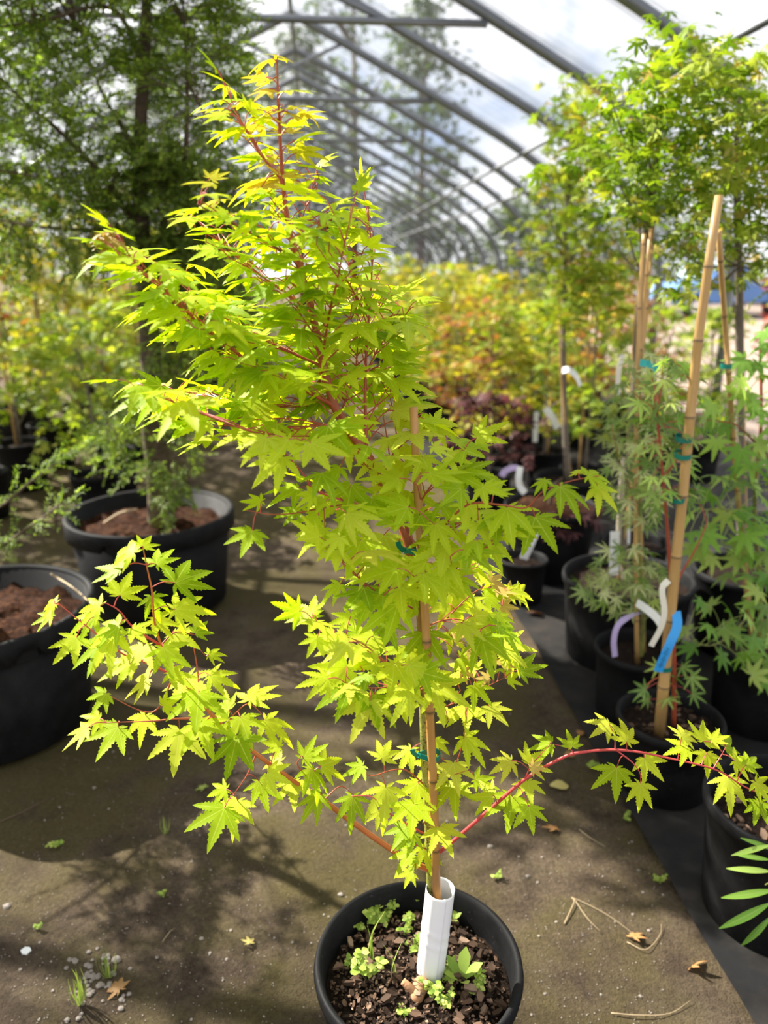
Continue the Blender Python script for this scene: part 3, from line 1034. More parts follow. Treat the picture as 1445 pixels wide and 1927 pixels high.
# (material, radius at start, radius at end, twigs per metre, points px, py, Y)
TRUNK = [(812, 1790, 1.118), (812, 1640, 1.115), (801, 1400, 1.12), (796, 1200, 1.125), (786, 1090, 1.13), (757, 985, 1.14), (704, 880, 1.15), (655, 805, 1.15), (628, 760, 1.15), (607, 680, 1.15),
         (590, 600, 1.15), (572, 530, 1.155), (548, 450, 1.16), (535, 370, 1.165), (528, 280, 1.17), (524, 200, 1.175), (521, 118, 1.18)]
LIMBS = [
    ('redbark', .0042, .0014, 1, [(628, 764, 1.15), (573, 734, 1.13), (538, 718, 1.12), (467, 679, 1.10), (383, 616, 1.08), (344, 579, 1.07), (300, 536, 1.06), (266, 509, 1.06), (223, 451, 1.05)]),
    ('redbark', .0032, .0012, 1, [(607, 690, 1.15), (520, 650, 1.17), (424, 599, 1.19), (382, 570, 1.19), (340, 535, 1.20), (303, 507, 1.20)]),
    ('redbark', .0030, .0012, 1, [(585, 590, 1.15), (540, 552, 1.17), (494, 521, 1.18), (448, 480, 1.19), (409, 448, 1.20), (380, 425, 1.21)]),
    ('brownbark', .0030, .0014, .8, [(576, 545, 1.155), (556, 495, 1.14), (517, 464, 1.12), (461, 433, 1.10), (400, 400, 1.08), (372, 385, 1.07)]),
    ('redbark', .0026, .0010, 1, [(531, 340, 1.168), (505, 310, 1.17), (484, 282, 1.17), (459, 237, 1.17), (424, 165, 1.17)]),
    ('redbark', .0026, .0012, 1, [(662, 815, 1.15), (600, 800, 1.11), (502, 817, 1.07), (407, 789, 1.04), (329, 758, 1.02), (262, 733, 1.00)]),
    ('redbark', .0026, .0012, 1, [(628, 768, 1.15), (560, 765, 1.17), (470, 765, 1.2), (390, 745, 1.22), (330, 735, 1.24)]),
    ('redbark', .0028, .0012, .7, [(720, 905, 1.15), (660, 850, 1.10), (592, 822, 1.07), (522, 825, 1.05), (470, 835, 1.04)]),
    ('coral', .0028, .0010, .6, [(740, 960, 1.14), (660, 945, 1.10), (592, 922, 1.07), (570, 891, 1.06), (522, 836, 1.05), (490, 795, 1.04)]),
    ('redbark', .0040, .0014, 1, [(690, 870, 1.15), (688, 790, 1.17), (687, 730, 1.19), (690, 650, 1.20), (697, 560, 1.21), (700, 470, 1.22), (690, 395, 1.22)]),
    ('redbark', .0036, .0012, 1, [(600, 720, 1.15), (616, 610, 1.11), (634, 529, 1.09), (650, 450, 1.08), (662, 400, 1.08)]),
    ('redbark', .0028, .0012, 1, [(690, 700, 1.19), (715, 650, 1.21), (745, 615, 1.22), (765, 590, 1.23)]),
    ('redbark', .0026, .0012, 1, [(570, 520, 1.155), (565, 440, 1.20), (572, 400, 1.22), (590, 345, 1.23)]),
    ('redbark', .0026, .0012, 1, [(640, 780, 1.15), (668, 700, 1.22), (672, 600, 1.25), (660, 510, 1.26), (640, 440, 1.26)]),
    ('redbark', .0026, .0010, 1, [(720, 900, 1.15), (745, 840, 1.17), (765, 790, 1.18), (790, 790, 1.18)]),
    ('redbark', .0026, .0010, 1, [(765, 1000, 1.14), (800, 930, 1.12), (840, 880, 1.11), (870, 850, 1.11)]),
    ('redbark', .0032, .0010, .8, [(790, 1070, 1.13), (830, 1000, 1.09), (880, 950, 1.05), (942, 950, 1.03), (990, 955, 1.02), (1022, 925, 1.01), (1075, 905, 1.0), (1130, 895, 0.99)]),
    ('redbark', .0026, .0010, 1, [(788, 1110, 1.13), (850, 1075, 1.08), (900, 1040, 1.05), (925, 1020, 1.04)]),
    ('orangebark', .0024, .0010, 1, [(797, 1180, 1.125), (850, 1165, 1.13), (910, 1180, 1.14), (950, 1215, 1.15)]),
    ('redbark', .0024, .0010, 1, [(797, 1220, 1.125), (840, 1165, 1.17), (900, 1110, 1.20), (950, 1110, 1.22)]),
    ('redbark', .0022, .0010, 1, [(800, 1340, 1.12), (850, 1325, 1.12), (900, 1300, 1.13), (950, 1275, 1.14)]),
    ('redbark', .0026, .0010, .9, [(792, 1150, 1.125), (740, 1130, 1.09), (690, 1100, 1.06), (650, 1060, 1.04), (625, 1035, 1.03)]),
    ('orangebark', .0028, .0010, .9, [(799, 1330, 1.12), (770, 1290, 1.10), (730, 1250, 1.07), (680, 1210, 1.05), (630, 1190, 1.04), (588, 1165, 1.03)]),
    ('redbark', .0022, .0010, .9, [(798, 1300, 1.12), (760, 1290, 1.08), (700, 1295, 1.05), (650, 1285, 1.03)]),
    ('redbark', .0024, .0010, .8, [(740, 962, 1.14), (650, 950, 1.09), (560, 965, 1.05), (510, 968, 1.03), (462, 960, 1.02)]),
    # lower left bough and its shoots
    ('orangebark', .0070, .0012, .0, [(812, 1638, 1.115), (770, 1622, 1.10), (745, 1605, 1.095), (660, 1545, 1.085), (600, 1500, 1.08), (560, 1475, 1.075), (470, 1410, 1.07), (415, 1362, 1.065), (360, 1300, 1.06), (327, 1255, 1.06), (302, 1210, 1.06), (290, 1165, 1.06), (286, 1112, 1.06), (277, 1069, 1.06), (269, 1030, 1.06)]),
    ('coral', .0030, .0012, .0, [(302, 1215, 1.06), (250, 1180, 1.045), (225, 1150, 1.04), (200, 1135, 1.035)]),
    ('coral', .0030, .0012, .0, [(345, 1280, 1.06), (270, 1245, 1.05), (227, 1228, 1.045), (161, 1177, 1.035), (103, 1130, 1.03)]),
    ('redbark', .0030, .0012, .0, [(405, 1352, 1.065), (327, 1353, 1.05), (285, 1357, 1.045), (200, 1360, 1.035)]),
    ('redbark', .0024, .0010, .0, [(330, 1262, 1.06), (300, 1330, 1.05), (266, 1338, 1.045), (200, 1306, 1.035)]),
    ('redbark', .0024, .0010, .0, [(302, 1215, 1.06), (330, 1190, 1.075), (368, 1195, 1.08)]),
    ('redbark', .0024, .0010, .0, [(375, 1318, 1.06), (372, 1262, 1.09), (366, 1215, 1.10), (388, 1235, 1.10)]),
    ('redbark', .0024, .0010, .0, [(420, 1368, 1.065), (445, 1340, 1.09), (470, 1325, 1.10), (500, 1352, 1.10)]),
    ('redbark', .0026, .0010, .0, [(482, 1420, 1.07), (465, 1458, 1.055), (440, 1495, 1.045)]),
    ('redbark', .0028, .0010, .0, [(618, 1512, 1.08), (585, 1470, 1.07), (560, 1440, 1.065), (565, 1425, 1.065)]),
    ('redbark', .0022, .0010, .0, [(610, 1505, 1.08), (640, 1480, 1.10), (665, 1495, 1.105)]),
    ('coral', .0024, .0010, .0, [(800, 1570, 1.115), (755, 1545, 1.09), (725, 1525, 1.08), (700, 1500, 1.075), (660, 1498, 1.075)]),
    ('redbark', .0022, .0010, .0, [(802, 1480, 1.118), (765, 1450, 1.09), (735, 1450, 1.08), (700, 1460, 1.07), (680, 1450, 1.065)]),
    # lower right bough
    ('coral', .0046, .0016, .0, [(818, 1610, 1.115), (850, 1585, 1.11), (925, 1520, 1.09), (990, 1465, 1.075), (1060, 1425, 1.06), (1100, 1415, 1.055), (1150, 1411, 1.05), (1200, 1415, 1.045), (1250, 1425, 1.04), (1345, 1448, 1.03), (1400, 1480, 1.02), (1445, 1500, 1.02)]),
    ('coral', .0020, .0009, .0, [(1158, 1411, 1.05), (1156, 1385, 1.05), (1147, 1365, 1.05)]),
    ('coral', .0020, .0009, .0, [(1160, 1412, 1.05), (1190, 1435, 1.04), (1204, 1455, 1.035), (1206, 1475, 1.035)]),
    ('coral', .0020, .0009, .0, [(1342, 1447, 1.03), (1355, 1425, 1.04), (1366, 1405, 1.045)]),
    ('coral', .0020, .0009, .0, [(975, 1480, 1.08), (990, 1460, 1.075), (1000, 1440, 1.07), (1035, 1400, 1.065)]),
    ('coral', .0020, .0009, .0, [(1080, 1420, 1.058), (1070, 1408, 1.06), (1040, 1400, 1.06)]),
    ('redbark', .0022, .0009, .0, [(805, 1400, 1.12), (850, 1440, 1.10), (870, 1400, 1.10), (878, 1345, 1.10)]),
    ('redbark', .0022, .0009, .0, [(803, 1450, 1.12), (840, 1460, 1.09), (880, 1450, 1.08)]),
    ('redbark', .0020, .0009, .0, [(806, 1560, 1.118), (790, 1530, 1.09), (780, 1515, 1.08)]),
    ('redbark', .0020, .0009, .0, [(808, 1600, 1.116), (780, 1590, 1.095), (765, 1590, 1.09)]),
]

tr = smooth_line(TRUNK, 6)
tr3 = np.array([at(*q) for q in tr])
trad = np.interp(np.arange(len(tr3)), [0, 6, 30, 48, len(tr3) - 1], [.0105, .0100, .0086, .0068, .0012])
MB().tube(tr3, trad, 12).build('trunk', M['greenbark'], maple, smooth=True)
S_PX, S_3D = [tr[8:, :2]], [tr3[8:]]
limb3 = []
for mk, r0, r1, dens, pts in LIMBS:
    q = smooth_line(pts, 7)
    q3 = np.array([at(*p) for p in q])
    u_ = np.linspace(0, 1, len(q3))
    MB().tube(q3, (r0 + (r1 * .7 - r0) * u_ ** .8) * (.72 if r0 < .004 else .86), 8).build('branch', M[mk], maple, smooth=True)
    limb3.append((q3, dens))
    S_PX.append(q[:, :2])
    S_3D.append(q3)
S_PX = np.concatenate(S_PX)
S_3D = np.concatenate(S_3D)

# leaves seen one by one: hub px, hub py, way the middle lobe points (0 right, 90 down), length in px
SEEN = """269 1028 -70 26;252 1040 195 62;227 1071 185 62;226 1119 -80 48;294 1062 -60 46;330 1097 -30 78;285 1122 60 46;330 1147 -5 76;103 1136 170 42;97 1155 150 46;188 1141 175 56;
180 1160 160 62;144 1199 120 52;224 1177 170 68;216 1191 130 84;191 1210 145 78;249 1183 30 46;291 1163 40 56;327 1191 20 60;269 1216 110 56;307 1219 60 64;368 1191 -50 32;393 1232 -10 34;
244 1249 160 64;321 1266 30 56;280 1277 150 68;200 1305 130 46;349 1277 60 68;396 1271 10 54;374 1305 80 60;274 1346 100 54;188 1352 160 44;222 1368 120 58;445 1386 95 74;338 1374 90 78;377 1360 50 58;
163 1371 140 54;307 1329 -20 28;469 1318 -40 58;430 1336 190 50;452 1350 60 56;499 1355 25 68;527 1405 190 40;571 1427 -30 54;527 1433 170 46;605 1441 -10 46;425 1485 165 44;505 1455 20 50;488 1471 60 50;
447 1507 100 60;422 1521 112 66;552 1471 80 42;585 1447 50 46;602 1496 140 50;663 1499 90 44;682 1441 150 46;718 1427 -60 42;726 1482 90 54;713 1527 100 28;773 1409 130 44;819 1390 95 38;843 1356 -100 32;
874 1387 40 54;816 1436 140 54;853 1436 80 54;855 1474 100 50;787 1474 110 46;894 1467 20 50;778 1513 100 46;802 1535 -120 38;828 1557 60 42;763 1557 130 46;780 1569 150 44;797 1591 70 40;773 1605 130 54;
773 1641 120 32;879 1331 100 40;920 1329 40 44;925 1499 170 48;964 1499 110 54;995 1518 85 46;993 1470 85 36;962 1431 160 44;995 1438 -20 44;1037 1399 165 48;1077 1405 -100 30;1146 1363 160 46;
1179 1395 -80 46;1212 1426 50 50;1160 1445 100 56;1205 1475 100 46;1283 1386 -20 42;1293 1405 165 48;1323 1395 -60 38;1330 1417 100 40;1363 1405 -20 36;1382 1432 20 52;1370 1463 100 46;1422 1472 60 48;
1428 1509 120 42;1339 1392 -10 38;589 1162 -90 24;597 1200 120 40;629 1191 130 46;635 1226 150 40;653 1255 140 64;682 1299 150 60;696 1319 120 74;705 1307 80 56;749 1290 75 60;693 1270 150 46;702 1197 140 60;
743 1249 100 56;798 1188 100 66;775 1098 120 60;792 1130 130 54;842 1136 60 56;850 1113 30 68;839 1057 100 56;908 1177 60 64;943 1211 40 54;935 1156 60 42;865 1238 20 40;891 1290 40 50;818 1267 60 46;
955 1278 -20 32;533 860 140 66;661 913 100 60;600 971 170 56;611 993 140 80;663 988 120 66;680 1016 115 70;722 1007 60 66;492 943 178 44;475 999 110 50;774 927 70 60;793 966 30 52;641 816 60 64;730 824 60 46;
575 808 150 66;702 869 90 46;713 905 20 56;733 957 40 42;868 920 145 52;880 948 100 56;954 956 95 60;1007 973 60 70;1054 915 50 56;1106 895 -5 62;1123 915 45 64;918 1014 60 60;841 1028 110 60;791 970 60 46;
794 860 60 52;860 1006 40 40;907 917 20 46;1026 903 140 34;1087 890 -90 20;560 960 160 48;640 1010 130 56;815 1010 80 52;700 1060 120 56;760 1050 70 52;855 1085 40 50;880 1130 20 46;690 1140 150 56;
660 1160 160 48;730 1170 110 54;770 1220 80 50;845 1190 40 46;720 1110 130 52;640 1100 150 44;900 1090 0 44;805 1310 100 36;830 900 40 56;840 860 10 50;760 870 100 56;640 880 150 54;590 930 150 48;
700 940 110 56;820 985 60 52;745 1020 120 52;900 985 60 50;930 925 -10 44;860 835 0 44;800 815 -80 40;815 840 30 46;770 840 100 46;870 1240 -30 32;1405 1440 -30 40"""
BRONZE = """943 1252 -40 28;920 1275 180 28;923 1095 -30 36;935 1110 10 40;853 1203 -20 32;880 1225 10 34;945 1140 10 36;1000 1445 0 30;955 1120 -20 34;900 1225 -10 34;870 1262 30 30;210 447 180 50;225 455 140 44;190 440 200 36"""
GOLD = """512 110 200 46;525 105 -60 30;512 150 195 36;505 168 130 40;535 205 -85 52;543 212 -12 48;500 213 190 54;512 225 -70 30;540 250 -95 46;545 280 -15 44;485 235 200 36;500 335 190 70;492 352 -65 74;400 345 175 54;
395 335 -30 40;415 375 185 72;520 300 200 44;530 330 -50 44"""


def traced(text, key, rng):
    out_ = []
    for s in text.replace('\n', '').split(';'):
        px, py, ang, L = map(float, s.split())
        d2 = np.sum((S_PX - (px, py)) ** 2, 1)
        near = S_3D[int(np.argmin(d2))]
        Y = near[1] + rng.uniform(-.035, .03)
        loc = at(px, py, Y)
        zc = proj(loc)[2]
        a = math.radians(ang)
        R_, U_, F_ = np.array((1., 0, 0)), np.array((0, SP, CP)), np.array((0, CP, -SP))
        # the blade hangs outward from its stalk: face up, leaning to the open side
        hi = np.clip((900 - py) / 500, 0, 1)
        side = math.cos(a)
        nz = nrm((0.22 * side + rng.normal(0, .20), -0.58 + 0.30 * hi + rng.normal(0, .22), 1.0))
        a2 = math.cos(a) * R_ - math.sin(a) * U_
        dn = np.dot(F_, nz)
        c_ = -np.dot(a2, nz) / (dn if abs(dn) > .15 else .15 * (1 if dn >= 0 else -1))
        c_ = float(np.clip(c_, -1.3, 1.3))
        ax = nrm(a2 + c_ * F_)
        true = min(L * zc / F_PX * math.sqrt(1 + min(c_ * c_, 1.2)), 0.074)
        out_.append((loc, frame_from(ax, nz), true, key, near))
    return out_


rng = np.random.default_rng(11)
leaves = traced(SEEN, 'lime', rng) + traced(BRONZE, 'bronze', rng) + traced(GOLD, 'gold', rng)
stalks = MB()


def stalk(p, q, r0=.0009, r1=.0007, sag=.0):
    p, q = np.asarray(p), np.asarray(q)
    mid = (p + q) / 2 + np.array((0, 0, .15 * np.linalg.norm(q - p)))
    stalks.tube(smooth_line([p, mid, q], 3), np.linspace(r0, r1, 7), 4, cap=False)


for loc, fr, sz, key, near in leaves:
    v = near - loc
    if np.linalg.norm(v) < 0.11:
        stalk(near, loc)
    else:
        stalk(loc - fr[:, 1] * 0.035 + (0, 0, .006), loc)

# crown of the tree: shoots with paired leaves along every upper limb
CROWN = [(505, 100), (540, 130), (552, 190), (575, 215), (582, 270), (600, 310), (606, 372), (668, 376), (694, 400), (712, 480), (758, 548), (772, 600), (768, 650), (748, 690), (748, 740), (786, 790), (850, 830), (872, 862),
         (900, 905), (948, 925), (950, 985), (925, 1030), (915, 1070), (945, 1110), (955, 1180), (940, 1235), (930, 1290), (870, 1325), (800, 1330), (740, 1300), (640, 1290), (640, 1230), (600, 1190), (680, 1150), (650, 1050),
         (590, 1000), (555, 955), (560, 900), (490, 838), (400, 826), (310, 790), (265, 735), (320, 722), (400, 712), (395, 665), (345, 640), (300, 590), (255, 540), (190, 490), (190, 440), (225, 440), (280, 485), (330, 510),
         (370, 490), (375, 450), (360, 415), (362, 380), (410, 350), (440, 330), (425, 280), (412, 215), (400, 180), (440, 185), (490, 200), (495, 120)]
rng = np.random.default_rng(23)
grown = []
taken = [proj(l[0])[:2] for l in leaves]


def add_leaf(node, pdir, axis, key, force=False):
    ln = rng.uniform(.018, .034)
    hub = node + nrm(pdir) * ln
    x, y, zc = proj(hub)
    if force:
        pass
    elif not inside(CROWN, x, y):
        return False
    for tx, ty in taken:
        if (tx - x) ** 2 + (ty - y) ** 2 < (30 if force else 165 if y < 760 else 480):
            return False
    taken.append((x, y))
    hi = np.clip((900 - y) / 500, 0, 1)
    nz = nrm((rng.normal(0, .28), -0.42 + 0.32 * hi + rng.normal(0, .25), 1.0))
    ax = np.asarray(axis, float)
    grown.append((hub, frame_from(nrm(ax), nz), rng.uniform(.050, .073) * (1 - .75 * max(0, hi - .62)) * (.8 if force else 1), key, node))
    stalk(node, hub)
    return True


limb3_trunk = tr3[34:]
for q3, dens in limb3 + [(limb3_trunk, 1.0)]:
    if dens <= 0:
        continue
    seg = np.r_[0, np.cumsum(np.linalg.norm(np.diff(q3, axis=0), axis=1))]
    L = seg[-1]
    s, side = 0.03, 1
    while s < L:
        P_ = np.array([np.interp(s, seg, q3[:, i]) for i in range(3)])
        T = nrm(np.array([np.interp(min(L, s + .02), seg, q3[:, i]) for i in range(3)]) - P_ + 1e-6)
        y_px = proj(P_)[1]
        key = 'gold' if y_px < 400 and rng.random() < .8 * (1 - max(0, y_px - 200) / 260) else 'lime'
        for sd2 in (1, -1):
            az = rng.uniform(-.9, .9)
            lat = nrm(np.cross(T, (0.15, 0.1, 1.0))) * sd2
            # shoot
            dr = nrm(T * .75 + lat * rng.uniform(.5, 1.0) + np.array((0, 0, .12 + .1 * az)))
            ln = rng.uniform(.03, .13) * (1.15 - .6 * s / L) * dens
            nn = max(1, int(ln / .032))
            tw = [P_ + dr * (ln * k / nn) - np.array((0, 0, .18 * (ln * k / nn) ** 2 / .1)) for k in range(nn + 1)]
            last = 0
            for ti, nd in enumerate(tw[1:]):
                pr = nrm(np.cross(dr, (0, 0, 1)))
                for e in (1, -1):
                    pd = dr * .6 + pr * e * .8 + np.array((0, 0, rng.uniform(-.1, .35)))
                    ax = dr * .55 + pr * e * rng.uniform(.4, .9) + np.array((rng.normal(0, .1), -.12, rng.uniform(-.55, -.1)))
                    if add_leaf(nd, pd, ax, key):
                        last = ti + 1
            if last:
                stalks.tube(tw[:last + 1], np.linspace(.0012, .0007, last + 1), 4, cap=False)
        s += rng.uniform(.011, .020)
    if dens < .9 or q3 is limb3_trunk:
        continue
    add_leaf(q3[-1], nrm(q3[-1] - q3[-3]), nrm(q3[-1] - q3[-3]) + np.array((0, 0, -.3)), 'lime', True)
    for e in (-1, 1):
        T = nrm(q3[-1] - q3[-4])
        pr = nrm(np.cross(T, (0, 0, 1.01))) * e
        add_leaf(q3[-3], pr * .6 + T * .4 + np.array((0, 0, .2)), pr + T * .6 + np.array((0, 0, -.3)), 'lime', True)

# nearest first, so that the parts are the leaves that show
order = sorted(grown, key=lambda g: proj(g[0])[2])
front = [l[:4] for l in leaves] + [g[:4] for g in order]
leaf_objects('leaf', front, LEAF_BIG, None, maple, 300)
stalks.build('leaf_stalks', M['petiole'], maple, kind='stuff')
print('lime maple leaves', len(leaves), len(grown))

# cane, tube, ties
bamboo([at(822, 1690, 1.100), at(816, 1500, 1.092), at(808, 1330, 1.088), at(800, 1150, 1.10), at(790, 1000, 1.12), at(778, 766, 1.14)], .0078, .0062, 0.13, 12).build('bamboo_stake', M['bamboo_dark'], maple, smooth=True)


def tube_guard():
    b0, b1 = np.array((0.086, 1.113, 0.270)), at(829, 1672, 1.105)
    ax = nrm(b1 - b0)
    u = nrm(np.cross(ax, (0, 1, 0)))
    v_ = np.cross(ax, u)
    L = np.linalg.norm(b1 - b0)
    vs, fs = [], []
    N, Kz = 72, 40
    for j in range(Kz + 1):
        for k in range(N + 1):
            a = math.radians(100) + 2.06 * math.pi * k / N          # the sheet overlaps itself a little
            r_ = .0255 + .0012 * k / N
            zz = L * j / Kz
            # the spiral overlap makes two slanting ridges
            for t0 in (.42, .55):
                hh = t0 * L + .012 * math.sin(a + .8)
                r_ += .0011 * math.exp(-((zz - hh) / .0035) ** 2)
            vs.append(b0 + ax * zz + r_ * (math.cos(a) * u + math.sin(a) * v_))
    for j in range(Kz):
        for k in range(N):
            i = j * (N + 1) + k
            fs.append((i, i + 1, i + N + 2, i + N + 1))
    o = MB().add(vs, fs).build('trunk_guard', M['tubewhite'], maple, smooth=True)
    md = o.modifiers.new('solid', 'SOLIDIFY')
    md.thickness = .0012


tube_guard()
for px, py, Y in ((807, 1421, 1.10), (790, 1083, 1.112), (783, 1036, 1.118)):
    c0 = at(px, py, Y)
    rr_ = .0185
    pts = [c0 + np.array((rr_ * math.cos(a), .6 * rr_ * math.sin(a), .003 * math.sin(2 * a))) for a in np.linspace(0, 2 * math.pi, 19)]
    mb = MB().ribbon(pts, (0, .1, 1), .009)
    mb.ribbon([c0 + np.array((-rr_, -.004, 0)), c0 + np.array((-rr_ - .008, -.008, .010)), c0 + np.array((-rr_ - .010, -.01, .018))], (1, 0, .3), .008)
    mb.build('tie_tape', M['tie'], maple, kind='stuff')
# the sawn-off stub beside the tube
stp = [np.array((0.062, 1.098, .262)), np.array((0.066, 1.082, .277)), np.array((0.060, 1.070, .284))]
mb = MB().tube(smooth_line([np.array((0.082, 1.10, .262)), np.array((0.070, 1.085, .280)), np.array((0.060, 1.066, .278)), np.array((0.056, 1.058, .268))], 4), [.012, .014, .016, .017, .017, .016, .015, .014, .014, .014, .013, .012, .010], 10)
mb.build('root_stub', M['stub'], maple, smooth=True)
MB().tube(smooth_line([np.array((0.060, 1.068, .276)), np.array((0.046, 1.072, .290)), np.array((0.034, 1.078, .298))], 4), np.linspace(.010, .006, 9), 8).build('root_stub', M['stub'], maple, smooth=True)

# bark chips in the pot
rng = np.random.default_rng(5)
loc, fr = chips(170, POT_R - .032, 0.272, rng, .009, .025)
chip_me = [MB().add(tv, tf).mesh('bark_chip', M['chip']) for tv, tf in CHIPS]
for i in range(170):
    o = bpy.data.objects.new('bark_chip', chip_me[i % 6])
    COL.objects.link(o)
    o.parent = soil
    lz = .004 + loc[i][2] - .016 * (loc[i][0] ** 2 + loc[i][1] ** 2) / (.17 ** 2) + .010
    o.matrix_local = Matrix([[*fr[i][0], loc[i][0]], [*fr[i][1], loc[i][1]], [*fr[i][2], lz], [0, 0, 0, 1]])
loc, fr = chips(1500, POT_R - .028, 0.274, rng, .004, .011)
loc[:, 2] += .006 - .014 * (loc[:, 0] ** 2 + loc[:, 1] ** 2) / (.17 ** 2)
mb = MB()
for k in range(6):
    mb.stamp(CHIPS[k][0], CHIPS[k][1], fr[k::6], loc[k::6])
o = mb.build('bark_crumbs', M['chip'], soil, (0, 0, 0), kind='stuff')


# weeds in the pot
def leafblade(L, W, droop=0.3, n=4, spat=0.0):
    """A simple blade along +Y, widest beyond the middle when SPAT is high."""
    v, f, a = [], [], []
    for k in range(n + 1):
        t = k / n
        wv = W * (math.sin(math.pi * min(1, t ** (1 + spat) * .94 + .04)) ** .8) / 2
        z = -droop * L * t * t
        v += [(-wv, t * L, z + .1 * wv), (0, t * L, z), (wv, t * L, z + .1 * wv)]
        a += [1, 0, 1]
    for k in range(n):
        b = 3 * k
        f += [(b, b + 1, b + 4, b + 3), (b + 1, b + 2, b + 5, b + 4)]
    return np.array(v), f, np.array(a)


BL_ROUND = leafblade(1.0, .75, .2, 4, .3)
BL_SPAT = leafblade(1.0, .42, .35, 5, 1.0)
BL_GRASS = leafblade(1.0, .05, .8, 6, -.3)


def weed(parent, base, kind, s, seed, name='weed'):
    rr = np.random.default_rng(seed)
    mb = MB()
    base = np.asarray(base, float)
    if kind == 'rosette':
        for k in range(5):
            a = 2 * math.pi * k / 5 + rr.uniform(-.3, .3)
            ax = nrm((math.cos(a) * .5, math.sin(a) * .5, 1.1))
            mb.stamp(BL_SPAT[0], BL_SPAT[1], [frame_from(ax, (-math.cos(a), -math.sin(a), .4)) * s * rr.uniform(.7, 1.1)], [base], BL_SPAT[2], 0)
    elif kind == 'sprig':
        nst = rr.integers(3, 6)
        for k in range(nst):
            a = rr.uniform(0, 6.28)
            tip = base + np.array((math.cos(a) * .5, math.sin(a) * .5, rr.uniform(.3, 1.0))) * s
            st = smooth_line([base, (base + tip) / 2 + (0, 0, .15 * s), tip], 3)
            mb.tube(st, .0007, 4, mi=1)
            for nd in st[2:]:
                for e in range(3):
                    b = rr.uniform(0, 6.28)
                    ax = nrm((math.cos(b), math.sin(b), rr.uniform(-.2, .5)))
                    mb.stamp(BL_ROUND[0], BL_ROUND[1], [frame_from(ax, (rr.normal(0, .3), rr.normal(0, .3) - .3, 1)) * s * rr.uniform(.22, .38)], [nd], BL_ROUND[2], 0)
    else:
        for k in range(5 if parent is not None else 16):
            a = rr.uniform(0, 6.28)
            sp_ = .5 if parent is not None else rr.uniform(.3, 1.6)
            ax = nrm((math.cos(a) * sp_, math.sin(a) * sp_, 1.0))
            mb.stamp(BL_GRASS[0], BL_GRASS[1], [frame_from(ax, (math.cos(a), math.sin(a), -.4)) * s * rr.uniform(.6, 1.1)], [base], BL_GRASS[2], 0)
    return mb.build(name, [M['grass'] if kind == 'grass' else M['weed'], M['stem']], parent, smooth=True, kind='stuff')


for i, (px, py, kd, s) in enumerate([(868, 1850, 'rosette', .052), (852, 1735, 'rosette', .030), (710, 1730, 'sprig', .045), (730, 1722, 'sprig', .03), (770, 1760, 'sprig', .035), (788, 1690, 'sprig', .042), (780, 1790, 'sprig', .032),
                                     (690, 1850, 'sprig', .05), (700, 1810, 'grass', .09), (740, 1850, 'grass', .07), (835, 1850, 'sprig', .03), (815, 1870, 'sprig', .038), (840, 1895, 'sprig', .03), (760, 1910, 'sprig', .025),
                                     (645, 1740, 'sprig', .025), (665, 1820, 'sprig', .024), (895, 1860, 'sprig', .03), (840, 1830, 'sprig', .03), (680, 1750, 'sprig', .02)]):
    weed(maple, atz(px, py, .272), kd, s, 50 + i)


# ------------------------------------------------------------------ other potted plants
def cane(root, pts, r0, r1, mk='bamboo', name='bamboo_stake', nodes=.17):
    return bamboo(pts, r0, r1, nodes).build(name, M[mk], root, smooth=True)


def limb(root, pts, r0, r1, mk, name='branch', sides=8, per=5):
    q = smooth_line(pts, per)
    MB().tube(q, np.linspace(r0, r1, len(q)), sides).build(name, M[mk], root, smooth=True)
    return q


def poly_points(poly, N, rng, Y, dY, gap=0):
    xs, ys = [p[0] for p in poly], [p[1] for p in poly]
    out_, px_ = [], []
    tries = 0
    while len(out_) < N and tries < N * 60:
        tries += 1
        x, y = rng.uniform(min(xs), max(xs)), rng.uniform(min(ys), max(ys))
        if not inside(poly, x, y):
            continue
        if gap and any((x - a) ** 2 + (y - b) ** 2 < gap * gap for a, b in px_):
            continue
        px_.append((x, y))
        out_.append(at(x, y, Y + rng.uniform(-dY, dY)))
    return np.array(out_)


def leafy(root, pts, stems, rng, size, key, templates, tilt=.35, keymix=None, stalk_mat='petiole', face=-.55):
    """Leaves one by one on stalks that run to the nearest stem."""
    st = np.concatenate(stems)
    pieces, mb = [], MB()
    for p in pts:
        near = st[int(np.argmin(np.sum((st - p) ** 2, 1) + .6 * np.maximum(0, st[:, 2] - p[2]) ** 2))]
        v = p - near
        d = np.linalg.norm(v)
        mid = (p + near) / 2 + np.array((0, 0, .12 * d))
        mb.tube(smooth_line([near, mid, p], 3), np.linspace(.0014, .0008, 7), 4, cap=False)
        ax = nrm(v * np.array((1, 1, .3)) + rng.normal(0, .35, 3) * d + np.array((0, 0, -.35 * d)))
        nz = nrm((rng.normal(0, tilt), face + rng.normal(0, tilt), 1))
        k = key if keymix is None or rng.random() > keymix[1] else keymix[0]
        pieces.append((p, frame_from(ax, nz), rng.uniform(*size), k))
    leaf_objects('leaf', pieces, templates, None, root)
    mb.build('leaf_stalks', M[stalk_mat], root, kind='stuff')


